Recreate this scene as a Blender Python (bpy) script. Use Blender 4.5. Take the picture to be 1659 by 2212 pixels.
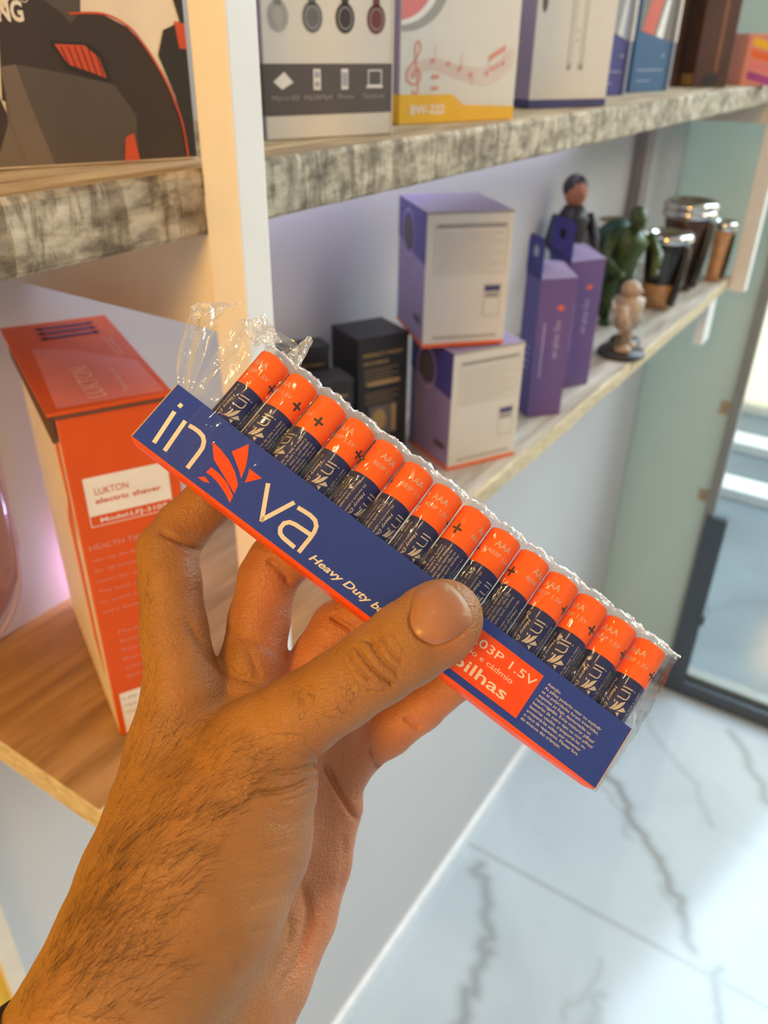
import bpy, bmesh, math, random
import numpy as np
from mathutils import Vector, Matrix
random.seed(7); np.random.seed(7)
for o in list(bpy.data.objects): bpy.data.objects.remove(o)
scene = bpy.context.scene; COL = scene.collection
PI = math.pi

# ------------------------------------------------------------------ camera, world, lights, exposure
S = .66                                   # metres per shelf-plan unit
def K(x, y, h): return Vector((x*S, y*S, 1.65+h*S))      # plan units, heights counted from the eye
LO, UP = -.62, -.088                      # tops of the lower and the upper shelf
FP = 1740.                                # focal length in pixels of the 1659 x 2212 frame
def cam_axes(pitch, az, roll):
    p, a, r = map(math.radians, (pitch, az, roll))
    h = Vector((math.cos(a), math.sin(a), 0)); R0 = Vector((math.sin(a), -math.cos(a), 0)); up = Vector((0, 0, 1))
    F = h*math.cos(p)-up*math.sin(p); U0 = h*math.sin(p)+up*math.cos(p)
    return R0*math.cos(r)+U0*math.sin(r), U0*math.cos(r)-R0*math.sin(r), F
R_, U_, F_ = cam_axes(30.4, 33, 1.0)
CM = Matrix(((R_.x, U_.x, -F_.x, 0), (R_.y, U_.y, -F_.y, 0), (R_.z, U_.z, -F_.z, 1.65), (0, 0, 0, 1)))
cd = bpy.data.cameras.new('camera'); cam = bpy.data.objects.new('camera', cd); COL.objects.link(cam)
cam.matrix_world = CM; scene.camera = cam
cd.sensor_fit = 'VERTICAL'; cd.sensor_height = 36; cd.sensor_width = 27; cd.lens = FP/2212*36
cd.clip_start = .01; cd.clip_end = 200
cd.dof.use_dof = True; cd.dof.focus_distance = .222; cd.dof.aperture_fstop = 16
scene.view_settings.view_transform = 'Standard'; scene.view_settings.look = 'None'
scene.view_settings.gamma = 1; scene.view_settings.use_curve_mapping = False
scene.view_settings.exposure = 0.0

w = bpy.data.worlds.new('world'); scene.world = w; w.use_nodes = True
bg = w.node_tree.nodes['Background']; bg.inputs[0].default_value = (.86, .90, 1.0, 1); bg.inputs[1].default_value = .30

def area(name, loc, target, size, power, color, sy=None):
    l = bpy.data.lights.new(name, 'AREA'); l.energy = power; l.color = color; l.size = size
    if sy: l.shape = 'RECTANGLE'; l.size_y = sy
    o = bpy.data.objects.new(name, l); COL.objects.link(o); o.location = loc
    o.rotation_euler = (Vector(target)-Vector(loc)).to_track_quat('-Z', 'Y').to_euler(); return o
area('warm_shop_light', (-1.5, .0, 2.2), (.35, .25, 1.35), .40, 27, (1, .52, .09))
area('front_fill_light', (1.5, -1.5, 2.6), (.7, .5, 1.2), .7, 13, (1, .80, .60))  # added fill light for the room-facing sides, not a real fixture
area('daylight_over_storefront', (3.4, -1.0, 3.1), (1.1, .1, .2), 2.2, 230, (.66, .83, 1.0))
sun = bpy.data.lights.new('sun', 'SUN'); sun.energy = 7; sun.angle = .01; sun.color = (1, .93, .74)
so = bpy.data.objects.new('sun', sun); COL.objects.link(so); so.location = (0, 0, 8)
so.rotation_euler = Vector((.62, .05, -.78)).to_track_quat('-Z', 'Y').to_euler()
def point(name, loc, power, color, r=.01):
    l = bpy.data.lights.new(name, 'POINT'); l.energy = power; l.color = color; l.shadow_soft_size = r
    o = bpy.data.objects.new(name, l); COL.objects.link(o); o.location = loc
point('shelf_led_glow', K(.53, .755, -.585), .17, (.52, .50, 1.0), .004)
area('shelf_led_strip', K(1.25, .72, -.142), K(1.25, .785, -.42), 1.0, .42, (.74, .74, 1.0), .012)
area('ceiling_spot', (-.27, .02, 2.64), (.15, .10, 1.5), .045, 1.3, (1, .70, .32))

# ------------------------------------------------------------------ materials
def nodes(name):
    m = bpy.data.materials.new(name); m.use_nodes = True; nt = m.node_tree
    return m, nt, nt.nodes['Principled BSDF']
def N(nt, t, **kw):
    n = nt.nodes.new(t)
    for k, v in kw.items():
        if k.startswith('_'): setattr(n, k[1:], v)
        else: n.inputs[k.replace('__', ' ')].default_value = v
    return n
def mat(name, c, rough=.5, metal=0, var=.06, scale=40, bump=0, bscale=300, stretch=(1, 1, 1), spec=.5, coat=0):
    m, nt, b = nodes(name); L = nt.links
    tc = N(nt, 'ShaderNodeTexCoord'); mp = N(nt, 'ShaderNodeMapping', Scale=stretch)
    L.new(tc.outputs['Object'], mp.inputs[0])
    no = N(nt, 'ShaderNodeTexNoise', Scale=scale, Detail=4.0); L.new(mp.outputs[0], no.inputs['Vector'])
    r = N(nt, 'ShaderNodeValToRGB'); e = r.color_ramp.elements
    e[0].position = .3; e[1].position = .7
    e[0].color = [max(0, x*(1-var)) for x in c]+[1]; e[1].color = [min(1, x*(1+var)) for x in c]+[1]
    L.new(no.outputs['Fac'], r.inputs[0]); L.new(r.outputs[0], b.inputs['Base Color'])
    b.inputs['Roughness'].default_value = rough; b.inputs['Metallic'].default_value = metal
    b.inputs['Specular IOR Level'].default_value = spec
    b.inputs['Coat Weight'].default_value = coat; b.inputs['Coat Roughness'].default_value = .08
    if bump:
        n2 = N(nt, 'ShaderNodeTexNoise', Scale=bscale, Detail=3.0); L.new(mp.outputs[0], n2.inputs['Vector'])
        bp = N(nt, 'ShaderNodeBump', Strength=bump, Distance=.002); L.new(n2.outputs['Fac'], bp.inputs['Height'])
        L.new(bp.outputs[0], b.inputs['Normal'])
    return m
def wood(name, c1, c2, c3, scale, stretch, bump=.6, saw=0, rough=.7):
    m, nt, b = nodes(name); L = nt.links
    tc = N(nt, 'ShaderNodeTexCoord'); mp = N(nt, 'ShaderNodeMapping', Scale=stretch)
    L.new(tc.outputs['Object'], mp.inputs[0])
    no = N(nt, 'ShaderNodeTexNoise', Scale=scale, Detail=8.0, Roughness=.62, Distortion=.15); L.new(mp.outputs[0], no.inputs['Vector'])
    r = N(nt, 'ShaderNodeValToRGB'); e = r.color_ramp.elements; e[0].position = .33; e[1].position = .66
    e[0].color = c1+(1,); e[1].color = c3+(1,); x = e.new(.5); x.color = c2+(1,)
    L.new(no.outputs['Fac'], r.inputs[0]); last = r.outputs[0]; hgt = no.outputs['Fac']
    if saw:
        mp2 = N(nt, 'ShaderNodeMapping', Scale=(saw, 1, 22)); L.new(tc.outputs['Object'], mp2.inputs[0])
        n3 = N(nt, 'ShaderNodeTexNoise', Scale=1.0, Detail=6.0, Roughness=.7, Distortion=.25); L.new(mp2.outputs[0], n3.inputs['Vector'])
        r3 = N(nt, 'ShaderNodeValToRGB'); e = r3.color_ramp.elements; e[0].position = .38; e[1].position = .5
        e[0].color = (.42, .38, .33, 1); e[1].color = (1, 1, 1, 1); L.new(n3.outputs['Fac'], r3.inputs[0])
        mx = N(nt, 'ShaderNodeMix', _data_type='RGBA', _blend_type='MULTIPLY'); mx.inputs[0].default_value = .8
        L.new(last, mx.inputs[6]); L.new(r3.outputs[0], mx.inputs[7]); last = mx.outputs[2]
        ad = N(nt, 'ShaderNodeMath', _operation='ADD'); L.new(hgt, ad.inputs[0]); L.new(r3.outputs[0], ad.inputs[1]); hgt = ad.outputs[0]
    L.new(last, b.inputs['Base Color']); b.inputs['Roughness'].default_value = rough
    bp = N(nt, 'ShaderNodeBump', Strength=bump, Distance=.002); L.new(hgt, bp.inputs['Height']); L.new(bp.outputs[0], b.inputs['Normal'])
    return m
M = {}
M['board_face'] = wood('rough_sawn_edge', (.18, .13, .08), (.42, .34, .235), (.62, .52, .38), 45, (1.2, 1, 2.6), .9, saw=110)
M['board_top'] = wood('pine_board', (.20, .13, .07), (.42, .31, .19), (.56, .45, .31), 9, (1, 7, 7), .25)
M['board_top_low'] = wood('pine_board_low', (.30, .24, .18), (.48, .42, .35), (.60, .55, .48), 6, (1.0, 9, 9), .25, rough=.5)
def warm_end(m):                                # warm light on the low board's near end, painted as brown
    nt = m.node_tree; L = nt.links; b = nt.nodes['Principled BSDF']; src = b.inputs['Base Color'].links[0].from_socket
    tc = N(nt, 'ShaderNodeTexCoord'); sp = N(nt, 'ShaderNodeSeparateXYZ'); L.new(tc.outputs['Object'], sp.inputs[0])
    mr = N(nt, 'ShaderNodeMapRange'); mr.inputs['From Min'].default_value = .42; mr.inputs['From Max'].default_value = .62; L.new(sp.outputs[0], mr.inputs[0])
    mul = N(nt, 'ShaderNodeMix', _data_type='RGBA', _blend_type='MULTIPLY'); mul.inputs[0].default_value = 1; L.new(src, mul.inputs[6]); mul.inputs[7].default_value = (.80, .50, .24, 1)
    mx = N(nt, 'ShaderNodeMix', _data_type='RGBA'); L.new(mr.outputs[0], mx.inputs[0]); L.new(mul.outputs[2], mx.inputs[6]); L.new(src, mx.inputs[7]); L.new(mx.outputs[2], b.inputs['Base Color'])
warm_end(M['board_top_low'])
M['board_end'] = wood('sawn_end_grain', (.40, .30, .17), (.58, .46, .28), (.70, .58, .40), 50, (1, 2, 6), .5)
M['white_paint'] = mat('white_paint', (.775, .755, .73), .38, var=.02, bump=.05, bscale=60)
M['wall'] = mat('wall_paint', (.60, .585, .59), .55, var=.02, scale=4, bump=.08, bscale=90)
M['ceiling'] = mat('ceiling_paint', (.75, .75, .74), .8)
M['tan_paint'] = mat('beam_paint', (.74, .66, .55), .5, var=.04)
M['trim_grey'] = mat('trim_mauve', (.36, .31, .31), .5)
M['base'] = mat('baseboard_paint', (.84, .85, .88), .3)
M['yellow'] = mat('yellow_glow_colour', (.9, .60, .04), .5)  # yellow light left of the trim, put into the wall colour
M['dark_metal'] = mat('dark_aluminium', (.065, .085, .11), .3, metal=.3)
M['grey_metal'] = mat('grey_aluminium', (.25, .26, .25), .4, metal=.3)
M['brass'] = mat('dull_brass', (.42, .33, .20), .4, metal=.6)
M['road'] = mat('pavement', (.15, .18, .20), .7, var=.18, scale=2.5, bump=.2, bscale=40)
M['kerb'] = mat('kerb_paint', (.80, .80, .78), .6)
M['facade'] = mat('facade_plaster', (.85, .80, .66), .8)
M['black_band'] = mat('black_fabric', (.03, .028, .02), .8, bump=.6, bscale=900)

def frosted(name, c):
    m, nt, b = nodes(name); L = nt.links; out = nt.nodes['Material Output']
    d = N(nt, 'ShaderNodeBsdfDiffuse', Color=c+(1,)); t = N(nt, 'ShaderNodeBsdfTranslucent', Color=c+(1,))
    g = N(nt, 'ShaderNodeBsdfGlossy', Roughness=.12); mx = N(nt, 'ShaderNodeMixShader', Fac=.45); m2 = N(nt, 'ShaderNodeMixShader', Fac=.10)
    L.new(d.outputs[0], mx.inputs[1]); L.new(t.outputs[0], mx.inputs[2]); L.new(mx.outputs[0], m2.inputs[1]); L.new(g.outputs[0], m2.inputs[2])
    L.new(m2.outputs[0], out.inputs[0]); nt.nodes.remove(b); return m
def film(name, base, edge, rough=.08, tint=(1, 1, 1), white=0., bump=.6, bscale=120, stretch=(1, 1, 1), bd=.002):
    m, nt, b = nodes(name); L = nt.links; out = nt.nodes['Material Output']; nt.nodes.remove(b)
    tr = N(nt, 'ShaderNodeBsdfTransparent', Color=tint+(1,)); g = N(nt, 'ShaderNodeBsdfGlossy', Roughness=rough)
    tc = N(nt, 'ShaderNodeTexCoord'); mp = N(nt, 'ShaderNodeMapping', Scale=stretch); L.new(tc.outputs['Object'], mp.inputs[0])
    no = N(nt, 'ShaderNodeTexNoise', Scale=bscale, Detail=3.0, Distortion=1.5); L.new(mp.outputs[0], no.inputs['Vector'])
    bp = N(nt, 'ShaderNodeBump', Strength=bump, Distance=bd); L.new(no.outputs['Fac'], bp.inputs['Height'])
    L.new(bp.outputs[0], g.inputs['Normal'])
    lw = N(nt, 'ShaderNodeLayerWeight', Blend=.35); L.new(bp.outputs[0], lw.inputs['Normal'])
    mr = N(nt, 'ShaderNodeMapRange'); mr.inputs['To Min'].default_value = base; mr.inputs['To Max'].default_value = edge
    L.new(lw.outputs['Facing'], mr.inputs[0])
    mx = N(nt, 'ShaderNodeMixShader'); L.new(mr.outputs[0], mx.inputs[0]); L.new(tr.outputs[0], mx.inputs[1]); L.new(g.outputs[0], mx.inputs[2])
    last = mx.outputs[0]
    if white:
        d = N(nt, 'ShaderNodeBsdfDiffuse', Color=(.9, .9, .88, 1)); t = N(nt, 'ShaderNodeBsdfTranslucent', Color=(.9, .9, .88, 1))
        dd = N(nt, 'ShaderNodeMixShader', Fac=.5); L.new(d.outputs[0], dd.inputs[1]); L.new(t.outputs[0], dd.inputs[2])
        m3 = N(nt, 'ShaderNodeMixShader', Fac=white); L.new(last, m3.inputs[1]); L.new(dd.outputs[0], m3.inputs[2]); last = m3.outputs[0]
    L.new(last, out.inputs[0]); return m
M['green_glass'] = frosted('frosted_green_glass', (.56, .63, .58))
M['clear_glass'] = film('clear_glass', .04, .5, .02, (.93, .97, .96), bump=.02)
M['wrap'] = film('shrink_film', .012, .55, .06, bump=.22, bscale=170, stretch=(1, .18, 1))
M['wrap_rim'] = film('crumpled_film', .30, .95, .16, white=.28, bump=1.0, bscale=260)
M['wrap_torn'] = film('torn_film', .16, .9, .12, white=.09, bump=1.0, bscale=90, stretch=(1, .5, 1))

# ------------------------------------------------------------------ mesh helpers
def obj(name, vs, fs, ms, parent=None, loc=(0, 0, 0), smooth=False, mi=None):
    me = bpy.data.meshes.new(name); me.from_pydata([tuple(v) for v in vs], [], [tuple(f) for f in fs])
    for m in (ms if isinstance(ms, (list, tuple)) else [ms]): me.materials.append(m)
    if mi is not None: me.polygons.foreach_set('material_index', mi)
    if smooth: me.polygons.foreach_set('use_smooth', [True]*len(me.polygons))
    me.update(); o = bpy.data.objects.new(name, me); COL.objects.link(o); o.location = loc
    if parent: o.parent = parent
    return o
def tag(o, label=None, cat=None, group=None, kind=None):
    if label: o['label'] = label
    if cat: o['category'] = cat
    if group: o['group'] = group
    if kind: o['kind'] = kind
    return o
def thing(name, label, cat, loc, rz=0, group=None, M4=None):
    o = bpy.data.objects.new(name, None); COL.objects.link(o); o.empty_display_size = .02
    if M4 is not None: o.matrix_world = M4
    else: o.location = loc; o.rotation_euler = (0, 0, rz)
    return tag(o, label, cat, group)
BOXF = [(0, 1, 3, 2), (4, 6, 7, 5), (0, 4, 5, 1), (2, 3, 7, 6), (0, 2, 6, 4), (1, 5, 7, 3)]   # -x? see boxv
def boxv(x0, x1, y0, y1, z0, z1):
    return [(x, y, z) for x in (x0, x1) for y in (y0, y1) for z in (z0, z1)]
def bm_obj(name, bm, ms, parent=None, loc=(0, 0, 0), smooth=False):
    me = bpy.data.meshes.new(name); bm.normal_update(); bm.to_mesh(me); bm.free()
    for m in (ms if isinstance(ms, (list, tuple)) else [ms]): me.materials.append(m)
    if smooth: me.polygons.foreach_set('use_smooth', [True]*len(me.polygons))
    o = bpy.data.objects.new(name, me); COL.objects.link(o); o.location = loc
    if parent: o.parent = parent
    return o
def box(name, x0, x1, y0, y1, z0, z1, ms, parent=None, loc=(0, 0, 0), bev=0, mif=None, seg=2):
    bm = bmesh.new(); vs = [bm.verts.new(v) for v in boxv(x0, x1, y0, y1, z0, z1)]
    for k, f in enumerate(BOXF):
        fc = bm.faces.new([vs[i] for i in f]); fc.material_index = (mif[k] if mif else 0)
    bmesh.ops.recalc_face_normals(bm, faces=bm.faces)
    if bev: bmesh.ops.bevel(bm, geom=bm.edges[:], offset=bev, segments=seg, affect='EDGES', profile=.6)
    return bm_obj(name, bm, ms, parent, loc)
def lathe(name, prof, m, parent=None, loc=(0, 0, 0), n=40, axis='z', smooth=True, mi=None):
    vs = []; fs = []; mm = []
    for r, z in prof:
        for k in range(n):
            a = 2*PI*k/n; vs.append((r*math.cos(a), r*math.sin(a), z) if axis == 'z' else (r*math.sin(a), z, r*math.cos(a)))
    for i in range(len(prof)-1):
        for k in range(n):
            j = (k+1) % n; fs.append((i*n+k, i*n+j, (i+1)*n+j, (i+1)*n+k)); mm.append(mi[i] if mi else 0)
    o = obj(name, vs, fs, m, parent, loc, smooth, mm); return o
def spline(pts, n=8):
    P = [Vector(p) for p in pts]; out = []
    for i in range(len(P)-1):
        p0 = P[max(i-1, 0)]; p1 = P[i]; p2 = P[i+1]; p3 = P[min(i+2, len(P)-1)]
        for k in range(n):
            t = k/n; out.append(.5*((2*p1)+(p2-p0)*t+(2*p0-5*p1+4*p2-p3)*t*t+(3*p1-p0-3*p2+p3)*t**3))
    out.append(P[-1]); return out
class MB:                                   # a mesh gathered from tubes and blobs
    def __init__(s): s.v = []; s.f = []
    def tube(s, pts, rs, n=8, cap=True):
        P = [Vector(p) for p in pts]; b = len(s.v)
        if not hasattr(rs, '__len__'): rs = [rs]*len(P)
        ref = Vector((0, 0, 1))
        for i, p in enumerate(P):
            d = (P[min(i+1, len(P)-1)]-P[max(i-1, 0)]).normalized()
            x = d.cross(ref); x = x.normalized() if x.length > 1e-3 else d.cross(Vector((1, 0, 0))).normalized(); y = d.cross(x)
            for k in range(n):
                a = 2*PI*k/n; s.v.append(p+(x*math.cos(a)+y*math.sin(a))*rs[i])
        for i in range(len(P)-1):
            for k in range(n):
                j = (k+1) % n; s.f.append((b+i*n+k, b+i*n+j, b+(i+1)*n+j, b+(i+1)*n+k))
        if cap: s.f.append(tuple(b+k for k in range(n))[::-1]); s.f.append(tuple(b+(len(P)-1)*n+k for k in range(n)))
    def ell(s, c, r, n=14, m=9, rot=None):
        b = len(s.v); c = Vector(c)
        for i in range(m+1):
            t = PI*i/m
            for k in range(n):
                a = 2*PI*k/n; v = Vector((r[0]*math.sin(t)*math.cos(a), r[1]*math.sin(t)*math.sin(a), r[2]*math.cos(t)))
                if rot: v = rot @ v
                s.v.append(c+v)
        for i in range(m):
            for k in range(n):
                j = (k+1) % n; s.f.append((b+i*n+k, b+(i+1)*n+k, b+(i+1)*n+j, b+i*n+j))
    def build(s, name, m, parent=None, loc=(0, 0, 0), smooth=True): return obj(name, s.v, s.f, m, parent, loc, smooth)

_tc = {}
def glyphs(body, bold=0, shear=0):          # letter outlines as 2-D polygons, lower-left at 0,0, unit cap height
    key = (body, bold, shear)
    if key in _tc: return _tc[key]
    c = bpy.data.curves.new('t', 'FONT'); c.body = body; c.offset = bold; c.shear = shear; c.resolution_u = 3
    o = bpy.data.objects.new('t', c); COL.objects.link(o)
    dg = bpy.context.evaluated_depsgraph_get(); me = bpy.data.meshes.new_from_object(o.evaluated_get(dg))
    v = [(p.co.x, p.co.y) for p in me.vertices]; f = [tuple(p.vertices) for p in me.polygons]
    bpy.data.objects.remove(o); bpy.data.curves.remove(c); bpy.data.meshes.remove(me)
    x0 = min((p[0] for p in v), default=0); x1 = max((p[0] for p in v), default=1)
    v = [((p[0]-x0)/.73, p[1]/.73) for p in v]
    _tc[key] = (v, f, (x1-x0)/.73); return _tc[key]
class Pr:                                   # flat print gathered in 2-D millimetres
    def __init__(s): s.v = []; s.f = []
    def poly(s, pts): b = len(s.v); s.v += [tuple(p) for p in pts]; s.f.append(tuple(range(b, b+len(pts)))); return s
    def rect(s, x0, y0, x1, y1): return s.poly([(x0, y0), (x1, y0), (x1, y1), (x0, y1)])
    def disc(s, cx, cy, rx, ry=None, n=24, a=0):
        ry = ry or rx
        return s.poly([(cx+rx*math.cos(2*PI*k/n)*math.cos(a)-ry*math.sin(2*PI*k/n)*math.sin(a), cy+rx*math.cos(2*PI*k/n)*math.sin(a)+ry*math.sin(2*PI*k/n)*math.cos(a)) for k in range(n)])
    def stroke(s, pts, wd, smooth=False):
        P = [Vector((p[0], p[1])) for p in pts]
        if smooth: P = [Vector((q[0], q[1])) for q in spline([(p.x, p.y, 0) for p in P], 6)]
        b = len(s.v)
        for i, p in enumerate(P):
            d1 = (p-P[i-1]).normalized() if i else (P[1]-p).normalized(); d2 = (P[i+1]-p).normalized() if i < len(P)-1 else d1
            n1 = Vector((-d1.y, d1.x)); n2 = Vector((-d2.y, d2.x)); n = (n1+n2); n = n.normalized() if n.length > 1e-4 else n1
            k = wd/2/max(.35, n.dot(n1)); s.v += [tuple(p+n*k), tuple(p-n*k)]
        for i in range(len(P)-1): s.f.append((b+2*i, b+2*i+1, b+2*i+3, b+2*i+2))
        return s
    def text(s, body, x, y, h, width=None, ang=0, bold=0, shear=0):
        v, f, wd = glyphs(body, bold, shear); kx = width/wd if width else h; a = math.radians(ang); b = len(s.v)
        for p in v:
            X = p[0]*kx; Y = p[1]*h; s.v.append((x+X*math.cos(a)-Y*math.sin(a), y+X*math.sin(a)+Y*math.cos(a)))
        s.f += [tuple(b+i for i in q) for q in f]; return s
    def build(s, name, m, parent, fn, cut=None):
        bm = bmesh.new(); vs = [bm.verts.new((p[0], p[1], 0)) for p in s.v]
        for q in s.f:
            try: bm.faces.new([vs[i] for i in q])
            except ValueError: pass
        if cut:
            xs = [p[0] for p in s.v]; c = math.floor(min(xs)/cut)*cut
            while c < max(xs):
                bmesh.ops.bisect_plane(bm, geom=bm.verts[:]+bm.edges[:]+bm.faces[:], plane_co=(c, 0, 0), plane_no=(1, 0, 0)); c += cut
        for v in bm.verts: v.co = Vector(fn(v.co.x, v.co.y))*.001
        return bm_obj(name, bm, m, parent)
front = lambda off=.25: (lambda a, b: (a, -off, b))                 # on the front face (-y)
def left(off=.25): return lambda a, b: (-off, a, b)                # on the left face, a counted towards the back
def topf(h, off=.25): return lambda a, b: (a, b, h+off)

# ------------------------------------------------------------------ setting
H0 = -2.5
WY = .785*S; GX = 3.02*S
box('wall_back', .275*S, 3.06*S, WY, WY+.1, 0, 2.8, M['wall'], mif=None)['kind'] = 'structure'
tag(box('trim_1', .251*S, .275*S, WY-.008, WY+.1, 0, 2.8, M['tan_paint']), kind='structure')
tag(box('wall_left', -.62, .251*S, WY, WY+.1, 0, 2.8, M['yellow']), kind='structure')
tag(box('ceiling', -3.2, GX+.08, -3.2, WY+.1, 2.8, 2.9, M['ceiling']), kind='structure')
tag(box('baseboard_back', .28*S, GX-.02, WY-.012, WY, 0, .045, M['base'], bev=.003), kind='structure')

def make_floor():
    m, nt, b = nodes('marble_tile'); L = nt.links
    at = N(nt, 'ShaderNodeAttribute', _attribute_name='vein'); tc = N(nt, 'ShaderNodeTexCoord')
    no = N(nt, 'ShaderNodeTexNoise', Scale=3.0, Detail=5.0, Distortion=1.0); L.new(tc.outputs['Object'], no.inputs['Vector'])
    r = N(nt, 'ShaderNodeValToRGB'); e = r.color_ramp.elements; e[0].position = .35; e[1].position = .65
    e[0].color = (.44, .50, .56, 1); e[1].color = (.51, .57, .63, 1); L.new(no.outputs['Fac'], r.inputs[0])
    mx = N(nt, 'ShaderNodeMix', _data_type='RGBA'); L.new(at.outputs['Fac'], mx.inputs[0]); L.new(r.outputs[0], mx.inputs[6])
    mx.inputs[7].default_value = (.25, .26, .27, 1); L.new(mx.outputs[2], b.inputs['Base Color'])
    b.inputs['Roughness'].default_value = .13; b.inputs['Specular IOR Level'].default_value = .6
    def grid(x0, x1, y0, y1, st):
        nx = max(1, int((x1-x0)/st)); ny = max(1, int((y1-y0)/st)); X = np.linspace(x0, x1, nx+1); Y = np.linspace(y0, y1, ny+1)
        return X, Y
    X = np.concatenate([np.array([-3.2, -2, -1]), np.linspace(0, GX, 330)]); Y = np.concatenate([np.array([-3.2, -2.2]), np.linspace(-1.0, WY, 250)])
    gx, gy = np.meshgrid(X, Y, indexing='ij'); nx, ny = len(X), len(Y)
    vs = np.stack([gx.ravel(), gy.ravel(), np.zeros(nx*ny)], 1)
    idx = np.arange(nx*ny).reshape(nx, ny)
    fs = np.stack([idx[:-1, :-1], idx[1:, :-1], idx[1:, 1:], idx[:-1, 1:]], -1).reshape(-1, 4)
    px, py = vs[:, 0]/S, vs[:, 1]/S
    rnd = random.Random(3)
    def wob(pts, amp=.02, n=5):
        out = []
        for i in range(len(pts)-1):
            for k in range(n):
                t = k/n; out.append((pts[i][0]*(1-t)+pts[i+1][0]*t+rnd.uniform(-amp, amp), pts[i][1]*(1-t)+pts[i+1][1]*t+rnd.uniform(-amp, amp)))
        return out+[pts[-1]]
    def pdist(pl):
        d = np.full(len(px), 9.)
        for (ax, ay), (bx, by) in zip(pl[:-1], pl[1:]):
            dx, dy = bx-ax, by-ay; t = np.clip(((px-ax)*dx+(py-ay)*dy)/(dx*dx+dy*dy+1e-9), 0, 1)
            d = np.minimum(d, np.hypot(px-ax-t*dx, py-ay-t*dy))
        return d
    vein = np.zeros(len(px))
    V = [([(2.50, .62), (2.325, .411), (2.16, .26), (2.043, .112), (1.93, .05), (1.83, -.02)], .020, .85),
         ([(2.30, .46), (2.20, .34), (2.13, .28)], .012, .35), ([(2.07, .16), (1.99, .12), (1.90, .0)], .012, .4),
         ([(1.72, .70), (1.64, .62), (1.52, .56), (1.44, .53), (1.27, .50), (1.15, .48)], .022, .75),
         ([(1.52, .19), (1.45, .17), (1.36, .19), (1.25, .20)], .016, .4), ([(1.62, .21), (1.50, .22), (1.40, .24)], .010, .3),
         ([(1.80, -.10), (1.66, -.13), (1.5, -.17)], .016, .7), ([(2.9, .1), (2.6, -.1), (2.4, -.4)], .02, .6), ([(2.8, .5), (2.55, .2), (2.35, .05)], .015, .3)]
    for pl, wd, st in V: vein = np.maximum(vein, st*np.exp(-(pdist(wob(pl))/wd)**2))
    for gxk in (1.775, -.1, 3.65): vein = np.maximum(vein, .42*(np.abs(px-gxk-.0*py) < .011))
    for gyk in (-1.06,): vein = np.maximum(vein, .42*(np.abs(py-gyk) < .011))
    o = obj('floor', vs, fs, m); a = o.data.attributes.new('vein', 'FLOAT', 'POINT'); a.data.foreach_set('value', vein.astype(np.float32))
    tag(o, kind='structure')
make_floor()

# storefront: frosted side pane, stile, threshold rail, clear door pane
def Kb(name, x0, x1, y0, y1, h0, h1, m, parent=None, bev=0, **kw):
    a = K(x0, y0, h0); b = K(x1, y1, h1); return box(name, a.x, b.x, a.y, b.y, a.z, b.z, m, parent, bev=bev, **kw)
tag(Kb('window_1', 3.02, 3.035, .44, .785, -2.44, 1.7, M['green_glass']), kind='structure')
tag(Kb('window_2', 3.02, 3.03, -2.4, .40, -2.42, 1.7, M['clear_glass']), kind='structure')
st = tag(Kb('trim_2', 3.0, 3.05, .405, .44, -2.44, 1.7, M['grey_metal'], bev=.003), kind='structure')
tag(Kb('trim_3', 2.99, 3.06, -2.4, .785, -2.5, -2.43, M['dark_metal'], bev=.003), kind='structure')
tag(Kb('trim_4', 3.03, 3.09, -2.4, .785, -2.43, -2.405, M['grey_metal'], bev=.003), kind='structure')
t = thing('door_lock_cover', 'dark blue-grey upright metal cover on the lower door stile by the floor rail', 'door fitting', K(2.99, .40, -2.43))
p = t.location
box('cover_plate', 0, .022, -.035, .018, 0, (-1.60+2.43)*S, M['dark_metal'], t, bev=.003)
box('bolt_knob', -.012, .0, -.045, -.03, .22, .25, M['dark_metal'], t, bev=.003)
for y, h, lb in ((.455, -1.16, 'small dull brass glass clip on green glass, upper one'), (.455, -1.53, 'small dull brass glass clip on green glass, lower one')):
    t = thing('glass_clip', lb, 'glass clip', K(3.02, y, h), group='clips on the green glass')
    box('clip_plate', -.008, 0, -.012, .016, -.016, .016, M['brass'], t, bev=.003)
    lathe('screw', [(0, -.0005), (.005, 0), (.004, .003), (0, .004)], M['grey_metal'], t, n=16).rotation_euler = (0, -PI/2, 0)
    t.children[-1].location = (-.008, 0, 0)
# street outside
tag(box('ground', GX+.05, 30, -12, 14, -.06, -.02, M['road']), kind='structure')
for x, lb in ((3.32, 'white painted kerb strip nearer the shop door'), (3.82, 'white painted kerb strip farther from the shop door')):
    tag(box('kerb_strip', x, x+.14, -6, 8, -.02, .03, M['kerb'], bev=.008), lb, 'kerb', 'kerb strips outside')
t = thing('building_facade', 'pale sunlit building wall outside the shop door', 'building', (4.35, 1, -.02))
box('wall', 0, .5, -7, 7, 0, 5, M['facade'], t)
for yy in (-4, -1, 2): box('window', -.03, .02, yy, yy+1.2, 1, 2.6, M['grey_metal'], t)

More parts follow.
